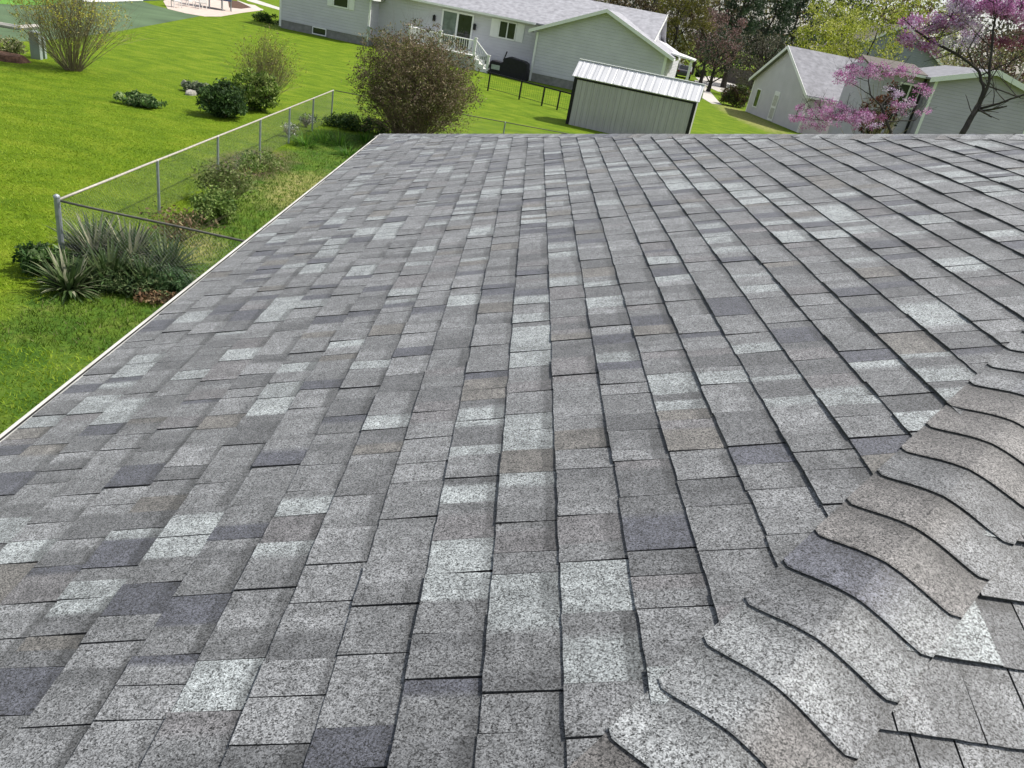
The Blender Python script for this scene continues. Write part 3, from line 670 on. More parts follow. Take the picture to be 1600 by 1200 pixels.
bushy('weed_patch', 'dark weedy growth along the far fence left of the roof corner', at(565, 205), 0.42, 1.9, 0.5, [(0.025, 0.06, 0.015), (0.05, 0.10, 0.02), (0.10, 0.15, 0.03)], 72, 90, 60, 0.04, 0.2, cat='plant')
bushy('weed_patch', 'pale seedy weeds under the fence at the fourth post', at(405, 262), 0.3, 0.7, 1.0, [(0.09, 0.17, 0.03), (0.17, 0.25, 0.05), (0.32, 0.36, 0.15)], 73, 60, 40, 0.03, 0.17, cat='plant')

# lawn shrubs
bushy('shrub', 'dark green rounded shrub beside the long fence on the lawn side', at(350, 183), 0.95, 0.74, 0.7, [(0.03, 0.065, 0.018), (0.05, 0.10, 0.025), (0.10, 0.17, 0.05)], 80, 110, 70, 0.05, 0.22)
bushy('shrub', 'leafy light green shrub right of the dark rounded shrub', at(398, 172), 1.25, 0.9, 0.8, [(0.08, 0.14, 0.02), (0.16, 0.24, 0.04), (0.28, 0.34, 0.10), (0.04, 0.08, 0.015)], 81, 100, 60, 0.05, 0.2)
twiggy('bare_shrub', 'tall thin twiggy shrub behind the two leafy shrubs at the fence', at(415, 160), 2.5, 1.3, 1.2, 82, 90, M_TWIG, 0.009, [(0.30, 0.30, 0.05), (0.2, 0.24, 0.05), (0.22, 0.17, 0.09)], 3, 0.03, 'shrub', 2, 900, spread=0.4)
twiggy('forsythia', 'fan shaped bare shrub with a few yellow blooms at upper left', at(113, 110), 3.3, 2.1, 1.9, 83, 120, M_TWIG, 0.011, [(0.50, 0.46, 0.07), (0.32, 0.36, 0.06), (0.36, 0.30, 0.14)], 6, 0.035, 'shrub', 2, 900, fan=0.8, spread=0.4)
bushy('lily_clump', 'low dark clump of broad leaves alone on the lawn', at(221, 166), 0.36, 0.72, 0.45, [(0.05, 0.10, 0.03), (0.10, 0.18, 0.05), (0.34, 0.42, 0.20)], 84, 60, 40, 0.06, 0.13, cat='plant', aspect=0.4)
bushy('lily_clump', 'grey green clump growing above two pale stones on the lawn', at(307, 145), 0.34, 0.62, 0.4, [(0.06, 0.09, 0.05), (0.15, 0.19, 0.11), (0.26, 0.29, 0.2)], 85, 50, 40, 0.05, 0.13, cat='plant', aspect=0.4)
def stone(p, sx, sy, sz, seed, lab, cat='stone', grp=None, m=M_STONE):
    r = random.Random(seed); vs = []; fs = []; nu, nv = 12, 7; ph = [r.uniform(0, 6) for _ in range(4)]
    for j in range(nv + 1):
        for i in range(nu):
            a = 2 * math.pi * i / nu; t = math.pi * j / nv; q = Vector((math.sin(t) * math.cos(a), math.sin(t) * math.sin(a), math.cos(t)))
            k = 1 + 0.14 * math.sin(3 * q.x + ph[0]) + 0.12 * math.sin(4 * q.y + ph[1]) + 0.08 * math.sin(7 * q.z + ph[2])
            vs.append(Vector((q.x * sx * k, q.y * sy * k, max(q.z * sz * k, -0.05) + 0.03)))
    for j in range(nv):
        for i in range(nu): fs.append((j * nu + i, j * nu + (i + 1) % nu, (j + 1) * nu + (i + 1) % nu, (j + 1) * nu + i))
    mb = MB(); mb.add(vs, fs); o = mb.build('stone', m); o.location = p; o.rotation_euler.z = r.uniform(0, 3); return tag(o, lab, cat, grp)
stone(at(298, 148), 0.30, 0.13, 0.13, 1, 'long pale stone in front of the grey green lawn clump')
stone(at(290, 135), 0.16, 0.12, 0.18, 2, 'small pale stone behind the long one beside the grey green clump')
# big shrub behind the roof corner
twiggy('big_shrub', 'big rounded brown green shrub right behind the far roof corner', at(640, 228), 3.5, 2.0, 1.9, 90, 260, M_TWIGD, 0.012,
       [(0.17, 0.18, 0.05), (0.12, 0.13, 0.035), (0.23, 0.175, 0.10), (0.17, 0.115, 0.085), (0.07, 0.075, 0.03), (0.32, 0.26, 0.17)], 9, 0.032, 'shrub', 2, 5200, lr=0.15, fan=0.8, spread=0.42, fill=2400)

# utility pedestals and left bed
def cabinet(label, p, w, h, grp):
    mb = MB(); p = Vector(p)
    mb.cbox(p, w, w * 0.8, h * 0.86, 0.2); mb.cbox(p + Vector((0, 0, h * 0.86)), w * 1.1, w * 0.9, h * 0.05, 0.2)
    ca, sa = math.cos(.2), math.sin(.2)
    t_ = [p + Vector((ca * x - sa * y, sa * x + ca * y, h * 0.91)) for x, y in [(-w * .55, -w * .45), (w * .55, -w * .45), (w * .55, w * .45), (-w * .55, w * .45)]]
    ap = p + Vector((0, 0, h)); mb.add(t_ + [ap], [(0, 1, 4), (1, 2, 4), (2, 3, 4), (3, 0, 4)])
    o = mb.build('utility_cabinet', M_BOX); return tag(o, label, 'utility box', grp)
cabinet('grey green utility pedestal left of the forsythia, left one of two', at(58, 92), 0.30, 0.95, 'utility pedestals on the lawn')
cabinet('grey green utility pedestal left of the forsythia, right one of two', at(67, 91), 0.22, 0.75, 'utility pedestals on the lawn')
stone(at(4, 92), 0.75, 0.5, 0.22, 6, 'brown mulch mound at the left edge of the lawn', 'mound', None, M_MULCH)
bushy('shrub', 'pale yellow green low shrub on the mulch mound at the left edge', at(6, 84), 0.6, 0.95, 0.6, [(0.25, 0.28, 0.1), (0.12, 0.17, 0.04), (0.35, 0.34, 0.2)], 92, 50, 40, 0.05, 0.18)
# pale edging strips at the court
kb = MB(); pts = [at(-20, 38), at(0, 42), at(30, 47), at(58, 45)]
kb.tube([p + Vector((0, 0, 0.10)) for p in pts], 0.10, 6); tag(kb.build('edging_kerb', M_CONC), 'pale low edging strip across the dull green court at the left', 'kerb')
kb = MB(); pts = [at(130, 5), at(170, 4.5), at(222, 2.5)]
kb.tube([p + Vector((0, 0, 0.10)) for p in pts], 0.09, 6); tag(kb.build('edging_kerb', M_WHITE), 'thin white edging at the far side of the court behind the forsythia', 'kerb')
sheet('grass_strip', px([(-60, -40), (60, -30), (110, -4), (80, 8), (30, 8), (-40, 4)]), 0.008, mat('bright_strip', (0.10, 0.24, 0.03), 0.9, 0.3, 0.6))
pv = MB(); pa = at(205, 2); pb = at(262, 0); dd = (pb - pa).normalized(); pv.box(pa, dd * 7.5, Vector((-dd.y, dd.x, 0)) * 3, (0, 0, 0.9))
pv.cbox(pa + dd * 3.7 + Vector((-dd.y, dd.x, 0)) * 1.5 + Vector((0, 0, 0.9)), 7.7, 3.2, 0.08, math.atan2(dd.y, dd.x)); tag(pv.build('pool', M_BLUE), 'dark blue covered above ground pool at the top left edge', 'pool')
# patio furniture
def patio_chair(p, rz, label, m1=M_WHITE):
    p = Vector(p); root = empty('patio_chair', p, label, 'chair', 'patio chairs'); R = Matrix.Rotation(rz, 3, 'Z')
    def B_(name, c, sx, sy, sz, m, tilt=0):
        mb = MB(); q = p + R @ Vector(c); mb.cbox(q, sx, sy, sz, rz); return mb.build(name, m, root)
    B_('seat', (0, 0, 0.40), 0.62, 0.6, 0.07, m1); B_('backrest', (0, 0.30, 0.47), 0.62, 0.06, 0.55, m1)
    for sx in (-1, 1):
        B_('armrest', (sx * 0.33, 0, 0.62), 0.06, 0.6, 0.05, m1)
        for sy in (-1, 1): B_('leg', (sx * 0.30, sy * 0.27, 0), 0.05, 0.05, 0.62, m1)
patio_chair(at(276, 12), 2.3, 'white patio chair at the left end of the patio')
patio_chair(at(293, 10), 2.9, 'white patio chair second from the left end of the patio')
patio_chair(at(314, 14), -2.2, 'pale patio chair beside the blue enclosure')
tp = at(337, 14); root = empty('trampoline', tp, 'blue netted play enclosure on grey posts at the patio', 'trampoline')
mb = MB(); n = 16; ring = [(tp.x + 1.25 * math.cos(2 * math.pi * i / n), tp.y + 1.25 * math.sin(2 * math.pi * i / n)) for i in range(n)]
for i in range(n):
    a, b = ring[i], ring[(i + 1) % n]; mb.quad((*a, 0.75), (*b, 0.75), (*b, 2.2), (*a, 2.2))
mb.add([(*a, 0.76) for a in ring], [tuple(range(n))]); mb.build('netting', M_BLUE, root)
for i in range(0, n, 2):
    m2 = MB(); m2.tube([(*ring[i], 0), (*ring[i], 2.3)], 0.035, 6); m2.build('post', M_GALV, root)

# ------------------------------------------------------------------ neighbour's ranch house
P0 = at(437, 43); P1 = at(826, 126); e1 = (P1 - P0); LA = e1.length; e1 = e1 / LA; e2 = Vector((-e1.y, e1.x, 0))
def hp(a, b, z=0): return P0 + e1 * a + e2 * b + Vector((0, 0, z))
def along(x, y=None, z=0.0, b=0.0):
    """distance along the facade plane (offset b) hit by the pixel; returns (a, z)"""
    r = ray(x, y); q = P0 + e2 * b; t = (q - EYE).dot(e2) / r.dot(e2); p = EYE + r * t; return (p - P0).dot(e1), p.z
aJ = along(572, 71)[0]; aR = along(1040, 100)[0]; aP, zP = along(957, 14); aW = LA
zE = along(838, 45)[1]; REC = 1.7; print('house', P0, P1, LA, 'jog', aJ, 'right', aR, 'peak', aP, zP, 'eave', zE)
zE = 3.32; zB_ = 3.56; zP = 5.36
ranch = empty('ranch_house', hp(0, 0), 'long pale grey ranch house with white deck and light shingle roof beyond the lawn', 'house')
def HB(name, a, b, z, la, lb, lz, m, parent=ranch):
    mb = MB(); mb.box(hp(a, b, z), e1 * la, e2 * lb, (0, 0, lz)); return mb.build(name, m, parent)
FND = 0.55; DEP = 12.0; aEnd = aR + 0.35
HB('foundation', 0.03, 0.03, 0, aJ - 0.06, DEP, FND, M_FOUND); HB('foundation', aJ, REC + 0.03, 0, aW - aJ + 0.02, DEP - REC, FND, M_FOUND); HB('foundation', aW + 0.03, 0.03, 0, aR - aW - 0.06, DEP, FND, M_FOUND)
HB('wall', 0, 0, FND, aJ, DEP, zE - FND, M_SID); HB('wall', aJ, REC, FND, aW - aJ, DEP - REC, zB_ + 0.05 - FND, M_SID)
mb = MB(); mid = (aW + aR) / 2; zg = zP - 0.18; mb.prism([hp(aW, 0, FND), hp(aR, 0, FND), hp(aR, 0, zE), hp(mid, 0, zg), hp(aW, 0, zE)], e2 * DEP); mb.build('wall', M_SID, ranch)
# gable roofs over the two projections, main roof along e1
def slab(name, a, b, c, d_, th, m, parent):
    mb = MB(); nrm = (Vector(b) - Vector(a)).cross(Vector(d_) - Vector(a)).normalized(); nrm = nrm if nrm.z > 0 else -nrm
    mb.prism([a, b, c, d_], nrm * th); return mb.build(name, m, parent)
OV = 0.45
rise = (zg - zE) / (mid - aW)
for (l_, r_2) in [(aW, aR), (0.0, aJ)]:
    md = (l_ + r_2) / 2; zt = zE + rise * (md - l_)
    for sgn, x0 in ((-1, l_), (1, r_2)):
        slab('roof', hp(x0 + sgn * OV, -OV, zE - OV * rise), hp(md, -OV, zt), hp(md, 6.5, zt), hp(x0 + sgn * OV, 6.5, zE - OV * rise), 0.09, M_ROOFL, ranch)
        bd = MB(); bd.prism([hp(x0 + sgn * (OV + .02), -OV - 0.03, zE - OV * rise - 0.12), hp(x0 + sgn * (OV + .02), -OV - 0.03, zE - OV * rise + 0.10), hp(md, -OV - 0.03, zt + 0.12), hp(md, -OV - 0.03, zt - 0.10)], e2 * 0.028)
        bd.build('rake_board', M_WHITE, ranch)
        ga = MB(); ga.box(hp(x0 + sgn * OV - 0.05, -OV, zE - OV * rise - 0.1), e1 * 0.1, e2 * (OV + 0.8 if sgn * (x0 - aJ) < 1 else 6), (0, 0, 0.11)); ga.build('gutter', M_WHITE, ranch)
a0r, z0r = along(1042, 25, b=7.0); zR = max(z0r, zg + 0.25); zR = z0r; print('main ridge z', z0r, 'end', a0r)
aE0 = a0r
fz = REC - 0.55
slab('roof', hp(-0.5, fz, zB_), hp(aE0, fz, zB_), hp(aE0, 7.0, zR), hp(-0.5, 7.0, zR), 0.09, M_ROOFL, ranch)
slab('roof', hp(-0.5, 7.0, zR), hp(aE0, 7.0, zR), hp(aE0, 12.6, zE - 0.12), hp(-0.5, 12.6, zE - 0.12), 0.09, M_ROOFL, ranch)
mb = MB(); mb.prism([hp(aE0 - 0.35, REC, FND), hp(aE0 - 0.35, REC, zE), hp(aE0 - 0.35, 7.0, zR - 0.1), hp(aE0 - 0.35, 12.0, zE), hp(aE0 - 0.35, 12.0, FND)], e1 * -0.2); mb.build('wall', M_SID, ranch)
HB('gutter', aJ + OV, fz - 0.1, zB_ - 0.05, aW - aJ - 2 * OV, 0.11, 0.13, M_WHITE)
HB('soffit', aJ + OV + .05, fz + 0.02, zB_ - 0.04, aW - aJ - 2 * OV - .1, 0.53, 0.03, M_WHITE)
mb = MB(); mb.prism([hp(aE0 + .03, fz, zB_ - 0.13), hp(aE0 + .03, fz, zB_ + 0.12), hp(aE0 + .03, 7.0, zR + 0.12), hp(aE0 + .03, 7.0, zR - 0.13)], e1 * 0.04); mb.build('rake_board', M_WHITE, ranch)
# porch roof at the right end
slab('porch_roof', hp(aR + 0.1, 1.2, zE + 0.05), hp(aR + 1.7, 1.2, zE - 0.10), hp(aR + 1.7, 4, zE - 0.1), hp(aR + 0.1, 4, zE + 0.15), 0.1, M_WHITE, ranch)
HB('porch_column', aR + 1.45, 1.4, 0, 0.16, 0.16, zE - 0.12, M_WHITE)
HB('corner_trim', -0.05, -0.03, 0.1, 0.16, 0.05, zE - 0.15, M_WHITE); HB('downspout', aJ + 0.06, -0.10, 0.3, 0.12, 0.1, zE - 0.4, M_WHITE)
HB('downspout', aW + 0.02, -0.12, 0.02, 0.13, 0.1, zE - 0.2, M_WHITE)
HB('corner_trim', aR - 0.16, -0.03, FND, 0.18, 0.05, zE - FND, M_WHITE)
def window(a, b, z, w, h, shut=0.0, name='window', panes=2, glass=M_GLASS, fr=0.09, parent=ranch, P=hp, E1=e1, E2=e2):
    f = MB()
    f.box(P(a - fr, b - 0.05, z - fr), E1 * (w + 2 * fr), E2 * 0.05, (0, 0, fr)); f.box(P(a - fr, b - 0.05, z + h), E1 * (w + 2 * fr), E2 * 0.05, (0, 0, fr))
    f.box(P(a - fr, b - 0.05, z), E1 * fr, E2 * 0.05, (0, 0, h)); f.box(P(a + w, b - 0.05, z), E1 * fr, E2 * 0.05, (0, 0, h))
    for k in range(1, panes): f.box(P(a + w * k / panes - 0.04, b - 0.045, z), E1 * 0.08, E2 * 0.04, (0, 0, h))
    o = f.build(name, M_WHITE, parent)
    gl = MB(); gl.box(P(a, b - 0.02, z), E1 * w, E2 * 0.018, (0, 0, h)); gl.build('pane', glass, o)
    if shut:
        for xx in (a - fr - shut - 0.02, a + w + fr + 0.02):
            s_ = MB(); s_.box(P(xx, b - 0.04, z - fr), E1 * shut, E2 * 0.04, (0, 0, h + 2 * fr)); s_.build('shutter', M_WHITE, parent)
    return o
a1, z1 = along(522, 8); a2, _ = along(543, 12); window(a1, 0, z1, a2 - a1, 1.1, 0.42, panes=1)
a1, z1 = along(489, 52); window(a1, 0.02, 0.12, 1.0, 0.38, name='basement_window', panes=1, fr=0.07)
# patio door, lamps, kitchen window on the recessed wall
a1, z1 = along(691, 40, b=REC); a2, _ = along(736, 50, b=REC)
dr = MB(); dz0 = 1.10; hD = 2.15
dr.box(hp(a1 - 0.1, REC - 0.06, dz0 + hD), e1 * (a2 - a1 + 0.2), e2 * 0.055, (0, 0, 0.12)); 
for xx, w_ in ((a1 - 0.1, 0.12), ((a1 + a2) / 2 - 0.07, 0.14), (a2 - 0.02, 0.12)): dr.box(hp(xx, REC - 0.06, dz0), e1 * w_, e2 * 0.055, (0, 0, hD))
do = dr.build('patio_door', M_WHITE, ranch)
for xx, m_, w_ in ((a1 + 0.02, M_GLASSG, (a2 - a1) / 2 - 0.09), ((a1 + a2) / 2 + 0.07, M_GLASS, (a2 - a1) / 2 - 0.09)):
    gl = MB(); gl.box(hp(xx, REC - 0.03, dz0), e1 * w_, e2 * 0.028, (0, 0, hD)); gl.build('pane', m_, do)
for (x, y) in ((679, 28), (742, 42)):
    a_, z_ = along(x, y, b=REC); lm = MB(); lm.box(hp(a_ - 0.09, REC - 0.16, z_ - 0.2), e1 * 0.18, e2 * 0.155, (0, 0, 0.3)); lm.prism([hp(a_ - 0.12, REC - 0.19, z_ + 0.101), hp(a_ + 0.12, REC - 0.19, z_ + 0.101), hp(a_ + 0.0, REC - 0.1, z_ + 0.22)], e2 * 0.18)
    lm.build('wall_lamp', M_BLACK, ranch)
a1, z1 = along(779, 57, b=REC); a2, _ = along(803, 60, b=REC); window(a1, REC, z1, a2 - a1, 1.0, 0.55, panes=2)
mt = MB(); a_, z_ = along(578, 45); mt.box(hp(a_ - 0.12, -0.2, z_ - 0.3), e1 * 0.26, e2 * 0.1, (0, 0, 0.45)); mt.tube([hp(a_, -0.13, 0), hp(a_, -0.13, z_ + 0.1)], 0.035, 6); mt.build('meter_box', M_GALV, ranch)

# deck with white railing
aD0 = along(633, 60, b=0)[0]; aD1 = along(738, 85, b=-0.4)[0]; DB = -1.1; aD0 = along(637, 62, b=DB)[0]; aD1 = along(741, 90, b=DB)[0]
deck = empty('deck', hp(aD0, DB), 'raised deck with white railing and steps in front of the patio door', 'deck')
dH = 0.92
HB('floor', aD0, DB, dH - 0.08, aD1 - aD0, REC - DB - 0.03, 0.08, M_WHITE, deck); HB('skirt', aD0 + 0.03, DB + 0.05, 0, aD1 - aD0 - 0.06, 0.04, dH - 0.082, M_DECK, deck)
HB('skirt', aD1 - 0.05, DB + 0.1, 0, 0.04, REC - DB - .2, dH - 0.082, M_DECK, deck)
def railing(p, q, h0, h1, name='railing', nb=None):
    p = Vector(p); q = Vector(q); mb = MB(); L_ = (q - p).length; d_ = (q - p) / L_
    hz = Vector((0, 0, 1)); 
    for zz in (0.14, 0.95): mb.tube([p + hz * zz, q + hz * zz], 0.04, 4)
    nb = nb or int(L_ / 0.16)
    for i in range(1, nb): s_ = p + d_ * (L_ * i / nb); mb.box(s_ + Vector((-0.02, -0.02, 0.15)), (0.04, 0, 0), (0, 0.04, 0), (0, 0, 0.78))
    return mb.build(name, M_WHITE, deck)
def rpost(p, h=1.1):
    mb = MB(); mb.cbox(Vector(p), 0.14, 0.14, h, math.atan2(e1.y, e1.x)); mb.cbox(Vector(p) + Vector((0, 0, h)), 0.2, 0.2, 0.06, math.atan2(e1.y, e1.x)); mb.build('post', M_WHITE, deck)
aM = along(686, 70, b=DB)[0]
railing(hp(aD0 + 0.07, DB + 0.07, dH), hp(aM, DB + 0.07, dH), 0, 0); railing(hp(aM, DB + 0.07, dH), hp(aD1 - 0.07, DB + 0.07, dH), 0, 0)
railing(hp(aD0 + 0.07, DB + 0.07, dH), hp(aD0 + 0.07, REC - 0.05, dH), 0, 0)
for a_ in (aD0 + 0.07, aM, aD1 - 0.07): rpost(hp(a_, DB + 0.07, dH))
aS = along(762, 100, b=DB)[0]
railing(hp(aD1, DB + 0.07, dH), hp(aS, DB + 0.07, 0.08), 0, 0); rpost(hp(aS, DB + 0.07, 0.0), 1.1)
for k in range(3): HB('step', aD1 + 0.01 + k * (aS - aD1) / 3, DB + 0.15, 0, (aS - aD1) / 3 - 0.005, 1.3, dH * (3 - k) / 4, M_WHITE, deck)

# covered grill set beside the wing wall
gp0, _ = along(765, 100, b=-1.2); gp1, _ = along(824, 110, b=-1.2)
cg = empty('covered_furniture', hp((gp0 + gp1) / 2, -0.9), 'black covered grill and furniture by the deck steps', 'furniture cover')
mb = MB(); L_ = gp1 - gp0
prof2 = [(0.0, 0.02), (0.0, 0.78), (0.15, 0.92), (0.75, 0.86), (0.9, 0.9), (0.92, 1.15), (1.3, 1.32), (L_ - 0.35, 1.22), (L_ - 0.08, 1.1), (L_, 0.02)]
mb.prism([hp(gp0 + a_, -1.2, z_) for a_, z_ in prof2], e2 * 0.85); o = mb.build('cover', M_COVER, cg)
bv = o.modifiers.new('bevel', 'BEVEL'); bv.width = 0.07; bv.segments = 3
mb = MB(); mb.tube([hp(gp0 + 0.85, -0.9, 1.0), hp(gp0 + 1.0, -0.85, 1.6)], 0.05, 6); mb.build('handle', M_BLACK, cg)
mb = MB(); mb.box(hp(gp0 + 0.15, -1.22, 0.35), e1 * 0.6, e2 * 0.03, (0, 0, 0.3)); mb.build('side_panel', M_GALV, cg)

# low black metal fence in front of the wing
bfp = [(762, 142), (797, 155), (835, 165), (870, 172)]
q0 = at(*bfp[0]); q1 = at(*bfp[-1]); dq = (q1 - q0).normalized(); LB = (q1 - q0).length
bf = empty('metal_fence', q0, 'low black metal fence in front of the ranch house wing', 'fence')
for x, y in bfp:
    p = at(x, y); t_ = (p - q0).dot(dq); p = q0 + dq * t_; mb = MB(); mb.tube([p, p + Vector((0, 0, 0.98))], 0.05, 6); mb.build('post', M_BLACK, bf)
mb = MB(); 
for z_ in (0.92,): mb.box(q0 - dq * 0.3 + Vector((0, 0, z_)), dq * (LB + 1.6), Vector((-dq.y, dq.x, 0)) * 0.04, (0, 0, 0.07))
mb.box(q0 - dq * 0.3 + Vector((0, 0, 0.15)), dq * (LB + 1.6), Vector((-dq.y, dq.x, 0)) * 0.02, (0, 0, 0.02)); mb.build('rail', M_BLACK, bf)
mb = MB(); t_ = -0.3
while t_ < LB + 1.3: mb.tube([q0 + dq * t_ + Vector((0, 0, 0.1)), q0 + dq * t_ + Vector((0, 0, 0.9))], 0.004, 3); t_ += 0.14
mb.build('picket', M_BLACK, bf)

# ------------------------------------------------------------------ metal garden shed
S0 = at(887, 208); S1 = at(1084, 211)
S1 = Vector((S1.x, S1.y, 0)); zT = 2.15
# front top edge at known height gives the length and direction
Ta_ = at(899, 118, zT); 
S0 = Vector((Ta_.x, Ta_.y, 0)); Tb_ = at(1089, 158, zT); S1 = Vector((Tb_.x, Tb_.y, 0))
f1 = (S1 - S0); SLn = f1.length; f1 /= SLn; f2 = Vector((-f1.y, f1.x, 0)); SD = 1.9
print('shed', S0, S1, SLn)
def sp_(a, b, z=0): return S0 + f1 * a + f2 * b + Vector((0, 0, z))
M_RIB = wave_mat('ribbed_shed_wall', (0.47, 0.45, 0.45), 0.28, profile='RIB', depth=1.0, rough=0.5, dirvec=tuple(f1), dist=0.03)
M_RIBR = wave_mat('ribbed_white_roof', (0.62, 0.62, 0.64), 0.35, profile='RIB', depth=0.8, rough=0.4, dirvec=tuple(f1), dist=0.02)
M_RIBS = wave_mat('ribbed_shed_end', (0.42, 0.41, 0.41), 0.28, profile='RIB', depth=1.0, rough=0.5, dirvec=tuple(f2), dist=0.03)
shed = empty('metal_shed', S0, 'grey ribbed metal garden shed with white roof and dark corner trim', 'shed')
zB = 2.78; mb = MB(); mb.quad(sp_(0, 0), sp_(SLn, 0), sp_(SLn, 0, zT), sp_(0, 0, zT)); mb.quad(sp_(0, SD), sp_(SLn, SD), sp_(SLn, SD, zT), sp_(0, SD, zT)); mb.build('wall', M_RIB, shed)
for a_ in (0, SLn):
    mb = MB(); mb.add([sp_(a_, 0), sp_(a_, SD), sp_(a_, SD, zT), sp_(a_, SD / 2, zB), sp_(a_, 0, zT)], [(0, 1, 2, 3, 4)]); mb.build('end_wall', M_RIBS, shed)
for (b0, b1, z0, z1_) in ((-0.1, SD / 2, zT - 0.045, zB), (SD / 2, SD + 0.1, zB, zT - 0.045)):
    slab('roof', sp_(-0.12, b0, z0), sp_(SLn + 0.12, b0, z0), sp_(SLn + 0.12, b1, z1_), sp_(-0.12, b1, z1_), 0.035, M_RIBR, shed)
for sd_ in (0, 1):
    mb = MB(); q_ = 0.1
    while q_ < SLn:
        bA, zA, bB, zB2 = (-0.1, zT - 0.008, SD / 2, zB + 0.037) if sd_ == 0 else (SD + 0.1, zT - 0.008, SD / 2, zB + 0.037)
        mb.prism([sp_(q_, bA, zA), sp_(q_ + 0.07, bA, zA), sp_(q_ + 0.055, bA, zA + 0.025), sp_(q_ + 0.015, bA, zA + 0.025)], sp_(0, bB, zB2) - sp_(0, bA, zA)); q_ += 0.42
    mb.build('roof_rib', M_RIBR, shed)
mb = MB(); q_ = 0.3
while q_ < SLn - 0.2: mb.prism([sp_(q_, -0.002), sp_(q_ + 0.09, -0.002), sp_(q_ + 0.07, -0.02), sp_(q_ + 0.02, -0.02)], (0, 0, zT - 0.15)); q_ += 0.33
mb.build('wall_rib', M_RIB, shed)
HBS = lambda name, a, b, z, la, lb, lz, m: (lambda mb: (mb.box(sp_(a, b, z), f1 * la, f2 * lb, (0, 0, lz)), mb.build(name, m, shed)))(MB())
for a_ in (-0.02, SLn - 0.13): HBS('corner_trim', a_, -0.025, 0, 0.15, 0.02, zT - 0.06, M_BLACK)
HBS('eave_trim', 0, -0.03, zT - 0.14, SLn, 0.028, 0.07, M_BLACK); HBS('ridge_cap', -0.13, SD / 2 - 0.09, zB + 0.036, SLn + 0.26, 0.18, 0.03, M_WHITE)
HBS('foot', SLn - 0.35, -0.12, 0, 0.5, 0.12, 0.12, M_WHITE)

# ------------------------------------------------------------------ right neighbour's garage
G1 = at(1246, 207); G0 = at(1165, 174); g2 = (G0 - G1); GW = g2.length; g2 /= GW; g1 = Vector((g2.y, -g2.x, 0))
zg_e = 2.55
Ge = at(1384, 168, zg_e); GL = 10.0
print('garage', G1, G0, GW, g1, 'z at left', )
def gp(a, b, z=0): return G1 + g1 * a + g2 * b + Vector((0, 0, z))
gar = empty('garage', G1, 'pale grey gabled garage with white trim right of the shed', 'garage')
rp = ray(1231, 74); t_ = (gp(0, 0) - EYE).dot(g1) / rp.dot(g1); pk = EYE + rp * t_; zpk = pk.z; bpk = (pk - G1).dot(g2); print('garage peak', bpk, zpk)
zpk = 5.2
zle = 2.55
mb = MB(); mb.prism([gp(0, 0), gp(0, GW), gp(0, GW, zle), gp(0, GW / 2, zpk), gp(0, 0, zle)], g1 * GL); mb.build('wall', M_SID2, gar)
sl_ = (zpk - zle) / (GW / 2); ov = 0.35
for (b0, z0, b1, z1_) in ((-ov, zle - ov * sl_, GW / 2, zpk), (GW + ov, zle - ov * sl_, GW / 2, zpk)):
    slab('roof', gp(-ov, b0, z0 + .03), gp(GL + ov, b0, z0 + .03), gp(GL + ov, b1, z1_ + .03), gp(-ov, b1, z1_ + .03), 0.09, M_ROOFG, gar)
    bd = MB(); bd.prism([gp(-ov - 0.04, b0, z0 - 0.12), gp(-ov - 0.04, b0, z0 + 0.12), gp(-ov - 0.04, b1, z1_ + 0.13), gp(-ov - 0.04, b1, z1_ - 0.11)], g1 * 0.035); bd.build('rake_board', M_WHITE, gar)
mb = MB(); mb.box(gp(-0.025, -0.03, 0), g1 * 0.12, g2 * 0.14, (0, 0, zle - 0.1)); mb.build('corner_trim', M_WHITE, gar)
mb = MB(); mb.box(gp(-0.025, GW - 0.12, 0), g1 * 0.12, g2 * 0.14, (0, 0, zle - 0.1)); mb.build('corner_trim', M_WHITE, gar)
mb = MB(); mb.box(gp(-ov, -ov - 0.09, zle - ov * sl_ - 0.06), g1 * (GL + 2 * ov), g2 * 0.1, (0, 0, 0.12)); mb.build('gutter', M_WHITE, gar)
gside = lambda a, b, z=0: G1 + g2 * (GW - a) + g1 * b + Vector((0, 0, z))
def onend(x, y):
    r = ray(x, y); t = (G1 - EYE).dot(g1) / r.dot(g1); p = EYE + r * t; return (p - G1).dot(g2), p.z
b1_, z1_ = onend(1177, 165); b2_, z2_ = onend(1185, 132); print('win', b1_, z1_, b2_, z2_)
window(GW - b1_, 0, max(z1_, .6), 0.75, 1.25, parent=gar, P=gside, E1=-g2, E2=g1, panes=1, name='window')
mbk = MB(); b3, z3 = onend(1202, 190); b4, z4 = onend(1217, 140)
mbk.box(gp(-0.05, b3 - 0.5, 0.05), g1 * 0.045, g2 * 0.98, (0, 0, 2.1)); dd_ = mbk.build('door', M_WHITE, gar)
for zz in (0.2, 1.1):
    m3 = MB(); m3.box(gp(-0.06, b3 - 0.36, zz), g1 * 0.009, g2 * 0.7, (0, 0, 0.75)); m3.build('door_panel', M_DRIP, dd_)
# front windows of the garage wing behind the blossoms
for (x, y) in ((1318, 178), (1345, 186)):
    r = ray(x, y); t = (gp(0, 0) - EYE).dot(g2) / r.dot(g2); p = EYE + r * t; a_ = (p - G1).dot(g1)
    window(a_, 0, 1.0, 0.9, 1.15, parent=gar, P=gp, E1=g1, E2=g2, panes=1)

